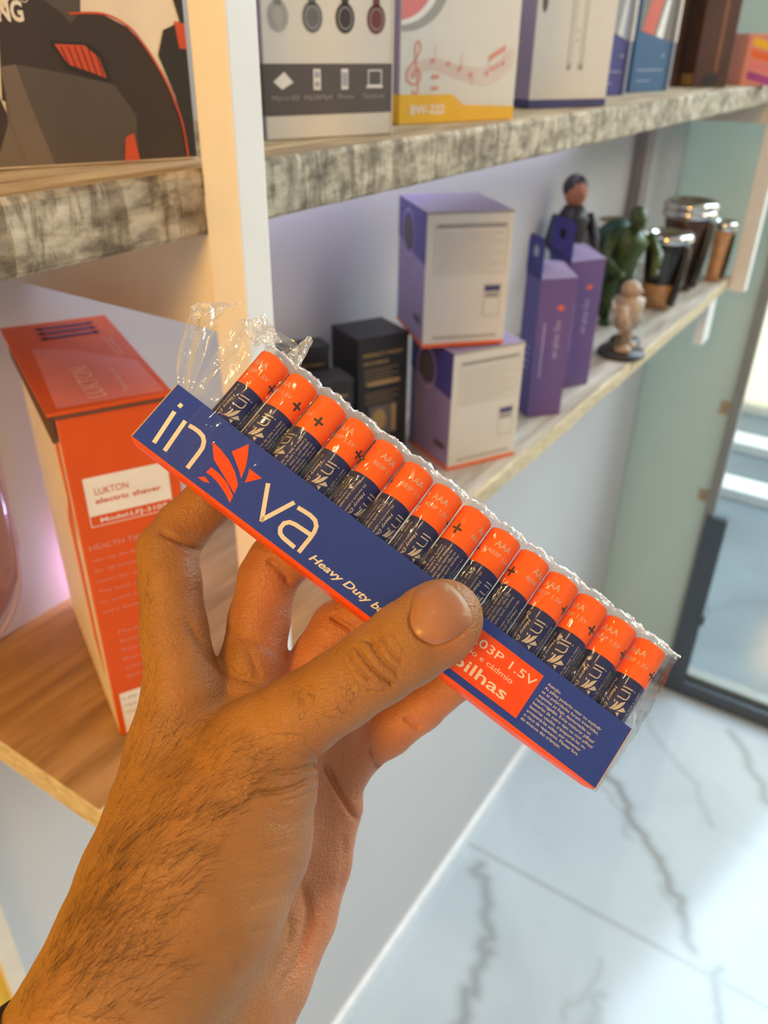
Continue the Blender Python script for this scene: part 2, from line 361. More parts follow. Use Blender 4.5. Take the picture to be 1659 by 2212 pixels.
# ------------------------------------------------------------------ shelving
def board(name, x0, x1, y0, y1, htop, hbot, mtop, label, seed, mface=None):
    a = K(x0, y0, hbot); b = K(x1, y1, htop); bm = bmesh.new(); rr = random.Random(seed)
    nx = int((b.x-a.x)/.012); X = [a.x+(b.x-a.x)*i/nx for i in range(nx+1)]
    w0 = w1 = 0; rows = []
    for x in X:
        w0 = w0*.85+rr.uniform(-.0005, .0005); w1 = w1*.85+rr.uniform(-.0006, .0006)
        rows.append([(x, a.y+w0+.0015, b.z), (x, a.y+w1, b.z-.003), (x, a.y+w0, a.z+.002), (x, a.y+.002, a.z+w1*.6), (x, b.y, a.z), (x, b.y, b.z)])
    V = [[bm.verts.new(v) for v in r] for r in rows]
    for i in range(nx):
        for k in range(6):
            j = (k+1) % 6; f = bm.faces.new((V[i][k], V[i+1][k], V[i+1][j], V[i][j])); f.material_index = 0 if k in (0, 1, 2) else 1
    for r in (V[0][::-1], V[-1]): bm.faces.new(r).material_index = 2
    bmesh.ops.recalc_face_normals(bm, faces=bm.faces)
    o = bm_obj(name, bm, [mface or M['board_face'], mtop, M['board_end']]); return tag(o, label, 'shelf', 'wooden shelf boards')
board('shelf_board', .14, 3.0, .487, .785, UP, -.137, M['board_top'], 'upper grey rough-sawn wooden shelf board carrying tall product boxes', 1)
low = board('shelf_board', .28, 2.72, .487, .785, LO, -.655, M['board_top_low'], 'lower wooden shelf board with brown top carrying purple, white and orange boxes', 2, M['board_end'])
def upright(x0, x1, y0, y1, h0, h1, label, m=None):
    a = K(x0, y0, h0); b = K(x1, y1, h1)
    return tag(box('shelf_upright', a.x, b.x, a.y, b.y, a.z, b.z, m or M['white_paint'], bev=.0012), label, 'shelf post', 'white shelf posts')
upright(.482, .515, .45, .4865, -.66, 1.1, 'white shelf post crossing both boards, behind the battery pack')
upright(2.70, 2.745, .44, .4865, -.66, 1.1, 'white shelf post at the far right end of the shelves')
tag(Kb('shelf_cross_beam', .484, .52, .4875, .784, -.218, -.1375, M['tan_paint'], bev=.001), 'tan cross beam under the upper board beside the near post', 'beam', 'cross beams under the shelves')
tag(Kb('shelf_cross_beam', 2.70, 2.75, .4875, .784, -.19, -.1375, M['tan_paint'], bev=.001), 'tan cross beam under the upper board at its far right end', 'beam', 'cross beams under the shelves')
tag(Kb('shelf_back_post', 2.49, 2.56, .75, .784, LO, -.138, M['trim_grey'], bev=.001), 'narrow mauve-grey back post standing on the lower board behind the dark figurine', 'post')
tag(Kb('shelf_bracket', 2.55, 2.63, .50, .53, -.80, -.656, M['base'], bev=.002), 'small pale bracket under the right end of the lower board', 'bracket')
# ------------------------------------------------------------------ cartons on the shelves
M['card_white'] = mat('white_carton', (.68, .64, .58), .5, var=.02)
M['card_black'] = mat('black_carton', (.022, .018, .018), .45, var=.2)
M['card_orange'] = mat('orange_carton', (.66, .085, .003), .4, var=.03, coat=.12, spec=.25)
M['card_cream'] = mat('cream_carton', (.82, .74, .64), .4)
M['card_purple'] = mat('purple_carton', (.15, .085, .25), .42, var=.05)
M['card_blue'] = mat('deep_blue_carton', (.075, .065, .26), .42)
M['card_lilac'] = mat('lilac_carton', (.30, .24, .42), .4)
M['card_brown'] = mat('brown_carton', (.10, .052, .038), .3, var=.2, scale=12)
M['card_teal'] = mat('teal_carton', (.03, .10, .22), .35)
M['card_gap_shade'] = mat('gap_shade_brown', (.12, .05, .025), .7)  # dark brown standing for the shade under the lid overhang
M['card_edge'] = mat('board_core', (.30, .22, .14), .8)
M['ink_black'] = mat('ink_black', (.03, .028, .028), .6)
M['ink_grey'] = mat('ink_grey', (.34, .32, .29), .6)
M['ink_pale'] = mat('ink_pale_grey', (.40, .37, .33), .6)
M['ink_white'] = mat('ink_white', (.80, .75, .70), .5)
M['ink_navy'] = mat('ink_navy', (.05, .05, .17), .5)
M['ink_red'] = mat('ink_red', (.62, .09, .04), .5)
M['ink_rose'] = mat('ink_rose', (.70, .26, .20), .5)
M['ink_salmon'] = mat('ink_salmon', (.72, .20, .19), .45)
M['ink_blush'] = mat('ink_blush', (.85, .50, .47), .45)
M['ink_yellow'] = mat('ink_yellow', (.80, .45, .02), .5)
M['ink_gold'] = mat('ink_gold', (.52, .32, .12), .35, metal=.3)
M['ink_orange'] = mat('ink_orange', (.80, .14, .03), .5)
M['ink_steel'] = mat('ink_steel_blue', (.35, .38, .48), .5)
M['ink_violet'] = mat('ink_violet', (.45, .36, .55), .5)
M['ink_dkgrey'] = mat('ink_charcoal', (.10, .085, .08), .5)
M['ink_charcoal2'] = mat('ink_soft_black', (.055, .042, .038), .45)
M['ink_taupe'] = mat('ink_taupe', (.17, .14, .12), .45)
LOZ, UPZ = 1.65+LO*S, 1.65+UP*S
def carton(name, label, x, y, z, ang, wd, dp, ht, ms, mif=None, group=None, bev=.0008):
    t = thing(name, label, 'box', (x, y, z+.0004), math.radians(ang), group)
    box('carton', 0, wd, 0, dp, 0, ht, ms, t, bev=bev, mif=mif); return t
# face order of box(): -x, +x, -y, +y, -z, +z
# --- orange shaver box
t = thing('shaver_box', 'tall orange shaver box with white model label, left of the white post', 'box', (.233, .360, LOZ+.0004), math.radians(-27))
box('carton', 0, .062, 0, .163, 0, .233, [M['card_orange'], M['card_cream']], t, bev=.0012, mif=[1, 0, 0, 0, 0, 0])
bm = bmesh.new()                                     # lid flap, slightly sprung on its left side
L0 = [(-.004, -.001), (.0635, -.001), (.0635, .163), (-.006, .163)]
lo_ = [bm.verts.new((a, b, .2345)) for a, b in L0]; hi_ = [bm.verts.new((a, b, .2365)) for a, b in L0]
bm.faces.new(hi_); bm.faces.new(lo_[::-1])
for i in range(4): bm.faces.new((lo_[i], lo_[(i+1) % 4], hi_[(i+1) % 4], hi_[i]))
bmesh.ops.recalc_face_normals(bm, faces=bm.faces); lid = bm_obj('lid', bm, [M['card_orange']], t)
box('lid_edge', -.001, .0632, -.0014, 0, .2325, .2345, M['card_gap_shade'], t)
box('side_gap_shade', -.0035, -.0008, .002, .16, .218, .2345, M['card_gap_shade'], t)  # strip coloured dark as the shadow gap below the lid
Pr().poly([(2, 4), (60, 4), (59, 60), (30, 95), (6, 110)]).build('pink_reflection', M['ink_salmon'], lid, lambda a, b: (a, b, 236.6))  # pink patch paints the purple reflection on the lid
p = Pr(); p.text('LUKTON', 30, 10, 11, 52, 90, .004); p.text('Manufacture', 43, 12, 3.6, 40, 90); p.text('personal care', 52, 72, 1.8, 40, 90); p.text('appliance company', 55, 72, 1.8, 36, 90)
p.build('printed_text', M['ink_blush'], lid, lambda a, b: (a, b, 236.9))
p = Pr()
for k in range(3):
    y = 124+k*11; p.rect(16, y, 50, y+4.6)
    for e in (16, 50): p.disc(e, y+2.3, 2.3)
p.build('dark_bars', M['ink_navy'], lid, lambda a, b: (a, b, 236.9))
Pr().rect(7.5, 170, 55, 194.5).build('label_panel', M['ink_white'], t, front(.2))
p = Pr().stroke([(7.5, 194.5), (7.5, 163.2), (55, 163.2), (55, 194.5), (7.5, 194.5)], .5)
p.text('Model:LFJ-3107', 13, 165.2, 3.0, 39, 0, .012).build('white_print', M['ink_white'], t, front(.3))
p = Pr().text('LUKTON', 12.5, 183.2, 4.6, 19).text('electric shaver', 12, 177.6, 3.4, 38, 0, .02); p.build('red_print', M['ink_red'], t, front(.35))
p = Pr().text('HEALTH TIPS', 3.8, 148, 3.6, 32, 0, .01)
for k, s_ in enumerate(['can up to the max', 'for 20 minutes for', 'clean for a day', 'The head of shaver', 'to avoid a long u', 'and a shower use']): p.text(s_, 4.0, 140-k*7.6, 2.5, 40-(k % 3)*3)
for k, s_ in enumerate(['Model', 'Rated voltage', 'Rated power', 'Rated input', 'Charging time', 'Battery type']): p.text(s_, 11, 84-k*7.3, 2.4, (16, 34, 30, 32, 34, 30)[k])
p.build('printed_text', M['ink_rose'], t, front(.25))
Pr().rect(4, 1, 40, 36).build('lower_label', M['ink_white'], t, front(.2))
p = Pr(); [p.text(s_, 6, 30-k*6, 2.4, 26) for k, s_ in enumerate(['LFJ-3107', 'Made for export', 'Quality passed'])]; p.build('lower_label_text', M['ink_grey'], t, front(.4))
p = Pr().poly([(8, 225), (30, 222), (22, 180), (9, 150)]).poly([(20, 175), (40, 150), (34, 60), (16, 40)]); p.build('side_print', M['ink_orange'], t, left())

# --- pink translucent pouch behind the orange box
bm = bmesh.new(); nU, nV = 22, 16; G = []
for i in range(nU+1):
    row = []
    for j in range(nV+1):
        a = (i/nU*2-1); b = j/nV; wdt = .085*min(1, math.sqrt(max(0, 1-(1-min(1, b*3))**2))+.0001)
        row.append(bm.verts.new((a*wdt, -.012*(1-a*a)*math.sin(PI*min(1, b*1.05)), b*.24)))
    G.append(row)
for i in range(nU):
    for j in range(nV): bm.faces.new((G[i][j], G[i+1][j], G[i+1][j+1], G[i][j+1]))
bmesh.ops.solidify(bm, geom=bm.faces[:], thickness=.004)
t = thing('plastic_pouch', 'pinkish clear plastic pouch leaning on the back wall at the left frame edge', 'pouch', (.195, .512, LOZ+.001))
M['pouch'] = film('pink_pouch_plastic', .12, .6, .2, (.80, .52, .46), white=.10, bump=.3, bscale=20)
bm_obj('film', bm, M['pouch'], t, smooth=True)
mb = MB(); mb.tube(spline([(-.083, 0, .10), (-.075, 0, .035), (-.045, 0, .004), (0, 0, .001), (.045, 0, .004), (.075, 0, .035), (.083, 0, .10), (.086, 0, .235)], 6), .0016); mb.build('welded_seam', M['ink_violet'], t)

# --- black boxes with gold lettering
def black_box(label, x, y, ang, wd, dp, ht, full=False):
    t = carton('black_product_box', label, x, y, LOZ, ang, wd, dp, ht, M['card_black'], group='black boxes with gold lettering')
    p = Pr(); w_ = wd*1000; d_ = dp*1000
    p.text('professional', w_*.36, d_*.92, w_*.075, d_*.72, -90, .02); p.text('grooming', w_*.50, d_*.92, w_*.11, d_*.8, -90, .03)
    p.build('lid_print', M['ink_gold'], t, topf(ht*1000))
    box('lid', -.0006, wd+.0006, -.0006, dp*.98, ht-.004, ht+.0003, M['card_black'], t, bev=.0004)
    h = ht*1000
    p = Pr().text('PERFECT FINISH', w_*.10, h*.86, w_*.06, w_*.78, 0, .02).text('GROOMING', w_*.10, h*.80, w_*.06, w_*.5, 0, .02)
    for k in range(5): p.rect(w_*.12, h*(.76-.025*k), w_*(.8-.12*(k % 2)), h*(.76-.025*k)+.7)
    for k in range(4): p.rect(w_*.14, h*(.58-.025*k), w_*(.82-.1*(k % 2)), h*(.58-.025*k)+.7)
    p.build('gold_print', M['ink_gold'], t, front())
    p = Pr(); p.disc(w_*.2, h*.655, h*.017); p.disc(w_*.8, h*.655, h*.017); p.rect(w_*.2, h*.638, w_*.8, h*.672); p.build('gold_bar', M['ink_gold'], t, front(.4))
    Pr().rect(w_*.22, h*.24, w_*.78, h*.48).build('picture_panel', M['ink_taupe'], t, front())
    Pr().disc(w_*.42, h*.36, w_*.15, h*.09).rect(w_*.68, h*.26, w_*.76, h*.47).build('picture', M['ink_gold'], t, front(.4))
black_box('black box with a gold bar on its front, leftmost neighbour of the stacked white boxes', .647, .455, -25.4, .061, .058, .146)
black_box('black gold-lettered box beside the white post, front one of two', .552, .455, -28, .056, .036, .125)
black_box('black gold-lettered box beside the white post, behind a shorter black box', .576, .4935, -28, .049, .026, .146)

# --- two white boxes with blue and lilac sides, stacked
def white_box(label, x, y, z, ang, wd, dp, ht, u=1):
    t = carton('white_product_box', label, x, y, z, ang, wd, dp, ht, [M['card_white'], M['card_lilac'], M['card_blue']], [1, 0, 0, 0, 0, 1], 'stacked white boxes')
    w_ = wd*1000; h = ht*1000; d = dp*1000; X = lambda a: a*w_; Y = lambda a: a*h
    box('base_rim', -.0003, wd+.0003, -.0003, dp+.0003, 0, .004, M['ink_orange'], t)
    box('top_rim', -.0002, wd+.0002, -.0004, .0003, ht-.0022, ht+.0002, M['ink_grey'], t)
    p = Pr().stroke([(X(.10), Y(.91)), (X(.94), Y(.91)), (X(.94), Y(.56)), (X(.10), Y(.56)), (X(.10), Y(.91))], .5); 
    for k in range(11): p.rect(X(.13), Y(.585+.026*k), X(.91-.12*((k*7) % 3 == 0)), Y(.585+.026*k)+.55)
    p.build('fine_print', M['ink_pale'], t, front())
    Pr().rect(X(.12), Y(.065), X(.90), Y(.085)).build('lower_print_line', M['ink_pale'], t, front())
    Pr().rect(X(.12), Y(.885), X(.92), Y(.915)).build('heading_bar', M['ink_grey'], t, front(.3))
    Pr().rect(X(.72), Y(.42), X(.90), Y(.46)).build('phone_screen', M['ink_navy'], t, front(.4))
    p = Pr().stroke([(X(.71), Y(.47)), (X(.91), Y(.47)), (X(.91), Y(.23)), (X(.71), Y(.23)), (X(.71), Y(.47))], .5); p.rect(X(.73), Y(.37), X(.89), Y(.41)); p.build('phone_icon', M['ink_grey'], t, front(.5))
    Pr().poly([(0, h*.62), (d, h*.70), (d, h), (0, h)]).build('side_dark_panel', M['card_blue'], t, left())
    Pr().disc(d*.6, h*.77, d*.16, h*.13).build('side_picture', M['ink_dkgrey'], t, left(.5))
    p = Pr().stroke([(d*.6+d*.22*math.cos(a), h*.77+h*.17*math.sin(a)) for a in [2*PI*k/20 for k in range(21)]], 2.2); p.build('side_ring', M['ink_violet'], t, left(.7))
    Pr().rect(d*.10, h*.16, d*.34, h*.21).build('side_label', M['ink_dkgrey'], t, left(.5))
white_box('white product box with lilac side, lower one of the stack', .699, .372, LOZ, -28, .090, .085, .134)
white_box('white product box with lilac side, on top of another white box', .690, .405, LOZ+.1355, -43, .088, .105, .133)

# --- purple hang-tab boxes
def purple_box(label, x, y, ang, wd, dp, ht, tab):
    t = carton('purple_product_box', label, x, y, LOZ, ang, wd, dp, ht, [M['card_purple'], M['card_blue'], M['card_lilac']], [1, 0, 0, 0, 0, 2], 'purple hang-tab boxes')
    n = 10; bm = bmesh.new()
    hole = [(dp*.5+.0065*math.cos(2*PI*k/16), ht+tab*.62+.0065*math.sin(2*PI*k/16)) for k in range(16)]
    r = .008; out = [(0, ht-.001), (dp, ht-.001), (dp, ht+tab-r), (dp-r*.3, ht+tab-r*.3), (dp-r, ht+tab), (r, ht+tab), (r*.3, ht+tab-r*.3), (0, ht+tab-r)]
    pc = Vector((dp*.5, ht+tab*.62)); ang_ = [math.atan2(b-pc.y, a-pc.x) for a, b in out]
    def ray_out(th):                        # outline point of the tab seen from the hole centre
        d = Vector((math.cos(th), math.sin(th))); best = 1e9
        for i in range(len(out)):
            a = Vector(out[i])-pc; b = Vector(out[(i+1) % len(out)])-pc; e = b-a; den = d.x*e.y-d.y*e.x
            if abs(den) < 1e-12: continue
            s_ = (a.x*e.y-a.y*e.x)/den; u_ = (a.x*d.y-a.y*d.x)/den
            if s_ > 0 and -1e-6 <= u_ <= 1.000001: best = min(best, s_)
        return pc+d*best
    th = [2*PI*k/64 for k in range(64)]; A = []; B = []
    for q in th:
        o_ = ray_out(q); A.append(bm.verts.new((-.0006, o_.x, o_.y))); B.append(bm.verts.new((-.0006, pc.x+.0065*math.cos(q), pc.y+.0065*math.sin(q))))
    for k in range(64): bm.faces.new((A[k], A[(k+1) % 64], B[(k+1) % 64], B[k]))
    bmesh.ops.solidify(bm, geom=bm.faces[:], thickness=.0008)
    bm_obj('hang_tab', bm, M['card_blue'], t)
    # lifted lid
    bm = bmesh.new(); q = [bm.verts.new(v) for v in ((0, .0, ht+.001), (wd, -.001, ht+.001), (wd, dp*.9, ht+.010), (0, dp, ht+.016))]
    bm.faces.new(q); q2 = [bm.verts.new((v.co.x, v.co.y, v.co.z-.0008)) for v in q]; bm.faces.new(q2[::-1])
    for i in range(4): bm.faces.new((q[i], q2[i], q2[(i+1) % 4], q[(i+1) % 4]))
    bmesh.ops.recalc_face_normals(bm, faces=bm.faces); bm_obj('lid_flap', bm, M['card_lilac'], t)
    w_ = wd*1000; h = ht*1000
    p = Pr().text('air.plus Go', w_*.66, h*.44, w_*.17, h*.27, 90, .01); p.rect(w_*.2, h*.3, w_*.24, h*.7); p.build('printed_text', M['ink_violet'], t, front())
    Pr().disc(w_*.62, h*.80, w_*.09, h*.018).build('orange_mark', M['ink_orange'], t, front())
    p = Pr(); [p.rect(dp*300, h*(.5-.05*k), dp*600, h*(.5-.05*k)+2) for k in range(4)]; p.build('side_print', M['ink_violet'], t, left())
purple_box('purple hang-tab box standing right of the white box stack', .884, .362, -40, .046, .042, .172, .046)
purple_box('purple hang-tab box, farther one, beside the dark figurine', .994, .370, -31, .054, .048, .170, .050)

# --- headset carton on the upper board, left of the post
HX, HY, HA = .213, .406, -24.2
t = thing('headset_box', 'large carton printed with a black and red gaming headset, top left', 'box', (HX-.02*math.cos(math.radians(HA)), HY-.02*math.sin(math.radians(HA)), UPZ+.0004), math.radians(HA))
box('carton', 0, .162, 0, .055, 0, .20, M['card_cream'], t, bev=.0006)
sh = lambda off: (lambda a, b: (a+20, -off, b))
def shp(name, pts, m, off, smooth=False): Pr().poly(pts).build(name, m, t, sh(off))
shp('headset_print', [(41, 1), (66, 1), (56, 30), (50, 42), (48.6, 20), (40, 3)], M['ink_taupe'], .2)
shp('headset_print', [(-19, 1), (41, 1), (50, 20), (40, 60), (10, 75), (-19, 60)], M['ink_charcoal2'], .15)
shp('headset_print', [(40, 76), (92, 76), (90, 64), (84, 62), (73, 60), (66, 76), (50, 120), (42, 120)], M['ink_dkgrey'], .25)
shp('headset_print', [(48, 30), (53, 62), (65, 78), (82, 66), (85, 62), (90, 66), (101, 66), (112, 61), (118, 55), (124, 46), (130, 34), (135, 18), (136.5, 1), (66, 1), (58, 28)], M['ink_charcoal2'], .3)
shp('headset_print', [(67, 1), (60.5, 28), (54, 44), (57, 45), (80, 41), (102, 36), (111, 22), (109, 1)], M['ink_dkgrey'], .4)
shp('headset_print', [(50, 44), (57, 45), (60, 30), (67, 1), (54, 1), (50, 20)], M['ink_taupe'], .42)
shp('ear_cushion', [(74, 55), (92, 54), (98, 49), (101, 37), (92, 39), (80, 43)], M['ink_black'], .5)
shp('ear_cushion', [(76, 53.5), (90, 53), (96, 48), (98.5, 39), (90, 42), (81, 45)], M['ink_red'], .6)
p = Pr(); [p.stroke([(79+k*3.1, 52.5), (82+k*3.0, 42.5-k*.5)], .5) for k in range(6)]; p.build('cushion_ribs', M['ink_black'], t, sh(.7))
Pr().stroke([(85, 66), (101, 66.2), (112, 61.5), (118, 55), (124, 46), (130, 34), (135, 18), (136.5, 1)], .9, True).build('red_piping', M['ink_red'], t, sh(.8))
shp('headset_print', [(102, 1), (110, 1), (108.5, 14), (104, 12)], M['ink_red'], .7)
shp('headband_print', [(126, 49), (130, 60), (135, 62), (139, 64), (136, 76), (130, 78), (133, 110), (141.5, 110), (141.5, 1), (136, 1), (133, 30)], M['ink_black'], .35)
shp('headband_print', [(136, 64), (141.5, 63), (141.5, 52), (137.5, 52)], M['ink_red'], .5)
p = Pr().text('KOMANG', 30.5, 62.5, 8.2, 34, 0, .035).stroke([(66+1.6*math.cos(2*PI*k/16), 71.5+1.6*math.sin(2*PI*k/16)) for k in range(17)], .3).text('R', 65.4, 70.8, 1.4); p.build('brand_letters', M['ink_white'], t, sh(.5))

# --- headphone carton (white, dark band, four icons)
t = carton('headphones_box', 'white headphones box with dark band and four gadget icons', .436, .378, UPZ, -20.9, .0985, .035, .19, [M['card_white'], M['card_lilac']], [1, 0, 0, 0, 0, 0])
Pr().rect(-.2, 14, 98.7, 43.5).build('dark_band', M['ink_dkgrey'], t, front())
Pr().rect(-.2, 14, 35, 43.5).build('dark_band', M['ink_dkgrey'], t, left())
p = Pr().poly([(6, 33.5), (14, 39), (20.5, 33), (12, 29)]).rect(35.5, 28.5, 41, 40.5).rect(57, 28.5, 62.5, 40.5)
p.poly([(77, 29), (91, 29), (90, 31), (78, 31)]).stroke([(79, 31), (79, 39.5), (89.5, 39.5), (89.5, 31)], .8); p.build('gadget_icons', M['ink_white'], t, front(.4))
Pr().rect(36.5, 35.5, 40, 39).disc(38.2, 31.8, 1.8).rect(57.7, 30.5, 61.8, 38.5).build('icon_details', M['ink_steel'], t, front(.55))
p = Pr(); [p.text(s_, x, 23, 2.9, w_) for s_, x, w_ in (('Micro-SD', 4.5, 20), ('Mp3&Mp4', 28.5, 21), ('Phone', 54.5, 12.5), ('Notebook', 74.5, 18))]; p.build('icon_captions', M['ink_grey'], t, front(.4))
for x, c in ((11.5, (.40, .37, .34)), (36, (.13, .13, .14)), (60.5, (.04, .03, .03)), (85, (.16, .03, .03))):
    m_ = mat('printed_headphone', c, .5); Pr().disc(x, 69, 7.3, 8.5).rect(x-2.6, 75, x+2.6, 100).build('headphone_print', m_, t, front(.3))
    Pr().stroke([(x+5*math.cos(2*PI*k/20), 69+6*math.sin(2*PI*k/20)) for k in range(21)], .7).build('headphone_ring', M['ink_grey'], t, front(.5))
box('right_edge', .0985, .0992, -.0006, .035, 0, .19, M['ink_white'], t)

# --- BW-222 carton
t = carton('music_headphones_box', 'white box with red music notes and yellow foot reading BW-222', .589, .375, UPZ, -19.6, .124, .042, .19, [M['card_white'], M['card_lilac']], [1, 0, 0, 0, 0, 0])
Pr().poly([(-.2, .2), (124.2, .2), (124.2, 10), (66, 12.5), (58, 18), (53, 20.5), (-.2, 21)]).build('yellow_foot', M['ink_yellow'], t, front())
Pr().rect(-.2, .2, 42, 21).build('yellow_foot', M['ink_yellow'], t, left())
Pr().text('BW-222', 11, 7, 6.6, 35, 0, .02).build('model_text', M['ink_white'], t, front(.4))
p = Pr()
for k in range(5): p.stroke([(6, 30+k*2.2), (30, 38+k*1.8), (62, 31+k*2.2), (92, 27+k*3), (120, 41+k*3.2)], .35, True)
p.build('stave_lines', M['ink_rose'], t, front(.3))
p = Pr().stroke([(12, 24), (15, 21.5), (18, 24), (16, 40), (14, 52), (17, 57), (19, 53), (16, 46), (8, 38), (7, 31), (14, 28), (20, 32), (18, 38), (13, 36), (13, 32)], 1.4, True)
for x, y in ((32, 44), (33, 33), (37, 33), (48, 42), (60, 38), (72, 34), (90, 35), (96, 38), (101, 40), (107, 42)): p.disc(x, y, 2.1, 1.6, 12, .4)
for x, y in ((34, 44), (62, 38), (74, 26)): p.stroke([(x, y), (x, y+11)], .5)
p.disc(35, 25, 4, 1.4); p.stroke([(91.8, 35), (91.8, 47), (109, 55), (109, 42)], .5); p.poly([(91.8, 47), (109, 55), (109, 51.5), (91.8, 43.5)]); p.build('music_notes', M['ink_rose'], t, front(.4))
Pr().disc(2, 96, 44, 33, 48).build('ear_cup_print', M['ink_grey'], t, lambda a, b: (max(a, 0), -.25, b)); Pr().disc(-3, 98, 40, 31, 48).build('ear_cup_print', M['ink_white'], t, lambda a, b: (max(a, 0), -.35, b))
Pr().disc(-5, 99, 36, 29, 48).build('ear_cup_print', M['ink_salmon'], t, lambda a, b: (max(a, 0), -.5, b))

# --- white box with navy foot and printed stand
t = carton('stand_box', 'white box with navy blue foot and a printed metal rail', .829, .375, UPZ, -25.8, .103, .045, .19, [M['card_white'], M['card_lilac']], [1, 0, 0, 0, 0, 0])
Pr().rect(-.2, .2, 103.2, 7.8).build('navy_foot', M['ink_navy'], t, front()); Pr().rect(-.2, .2, 45.2, 7.8).build('navy_foot', M['ink_navy'], t, left())
p = Pr().stroke([(45.5, 120), (45.5, 34)], 1.2).stroke([(64, 120), (64, 34)], 1.2).stroke([(50, 120), (50, 38)], .6).stroke([(60, 120), (60, 38)], .6).poly([(44, 34), (50, 34), (49, 39), (45, 39)]).poly([(59, 34), (66, 34), (65, 39), (60, 39)]).disc(55, 60, 1.3).disc(55, 68, 1.3)
p.build('rail_print', M['ink_grey'], t, front())
Pr().disc(9, 92, 3.4, 10).build('euro_slot', M['ink_dkgrey'], t, front()); Pr().rect(20, 22, 30, 50).rect(18, 56, 36, 60).build('side_print', M['ink_grey'], t, left())
# --- two blue phone-accessory boxes with clear windows
def blue_box(label, x, y, ang, wd, m_, pic):
    t = carton('blue_product_box', label, x, y, UPZ, ang, wd, .03, .20, m_, group='blue boxes with white side rails')
    w_ = wd*1000
    Pr().poly([(w_*.03, 74), (w_*.92, 60), (w_*.92, 150), (w_*.03, 150)]).build('window_print', pic[0], t, front())
    Pr().poly([(w_*.10, 72.5), (w_*.42, 67.5), (w_*.60, 120), (w_*.30, 120)]).build('product_print', pic[1], t, front(.4))
    Pr().poly([(w_*.48, 67), (w_*.66, 64), (w_*.74, 110), (w_*.64, 110)]).build('product_print', pic[2], t, front(.45))
    Pr().rect(w_*.12, 26, w_*.8, 27.5).rect(w_*.12, 13, w_*.5, 14.2).disc(w_*.75, 44, 3, 2).build('fine_print', M['ink_steel'], t, front(.4))
    bm = bmesh.new(); box('side_rail', wd-.0035, wd+.0015, -.004, .001, .06, .2, M['ink_white'], t, bev=.0012)
    box('side_rail_foot', wd-.003, wd+.001, -.003, .001, 0, .06, M['ink_steel'], t, bev=.001)
blue_box('dark blue box with white side rail, next to the navy-footed white box', 1.106, .407, -19, .050, M['card_blue'], (M['ink_steel'], M['ink_grey'], M['ink_white']))
blue_box('teal blue box with a red picture window and white side rail', 1.216, .404, -13.2, .098, M['card_teal'], (M['ink_taupe'], M['ink_red'], M['ink_white']))
# --- brown glossy display box and a small striped one
t = carton('brown_display_box', 'tall glossy brown box standing at the right end of the upper board', 1.46, .385, UPZ, -40, .062, .105, .26, M['card_brown'])
Pr().rect(2, 2, 60, 18).build('amber_foot', M['ink_gold'], t, left()); Pr().disc(30, 10, 14, 9).build('dark_seal', M['ink_black'], t, front())
Pr().rect(34, 22, 40, 120).build('copper_stripe', mat('copper_print', (.25, .11, .06), .4), t, front())
t = carton('brown_display_box', 'glossy brown box behind the teal box, left of its brown twin', 1.395, .435, UPZ, -18, .085, .06, .26, M['card_brown'])
t = carton('striped_box', 'small box with orange and magenta stripes at the end of the upper board', 1.605, .345, UPZ, -50, .07, .05, .075, M['ink_rose'])
for k, m_ in enumerate((M['ink_yellow'], M['ink_orange'], M['ink_salmon'], mat('ink_magenta', (.35, .05, .22), .5))):
    Pr().poly([(8, 58-k*16), (68, 44-k*16), (68, 56-k*16), (8, 70-k*16)]).build('stripe', m_, t, front())

# ------------------------------------------------------------------ figurines and steel-rimmed cups
M['fig_dark'] = mat('dark_resin', (.028, .022, .022), .45, var=.3, scale=120)
M['fig_skin'] = mat('painted_skin', (.45, .16, .08), .5)
M['fig_green'] = mat('green_resin', (.045, .075, .014), .4, var=.6, scale=60, bump=.5, bscale=150)
M['fig_deep_green'] = mat('deep_green_resin', (.012, .055, .035), .5, var=.3, scale=60)
M['fig_beige'] = mat('beige_resin', (.42, .31, .22), .5, var=.3, scale=90, bump=.6, bscale=200)
M['chrome'] = mat('polished_steel', (.72, .70, .68), .12, metal=1, var=.03)
M['leather'] = mat('brown_leather', (.075, .030, .020), .3, var=.3, coat=.6)
M['leather_black'] = mat('black_leather', (.012, .010, .010), .3, coat=.5)
M['leather_tan'] = mat('tan_leather', (.52, .27, .11), .3, var=.2, scale=50, coat=.8)
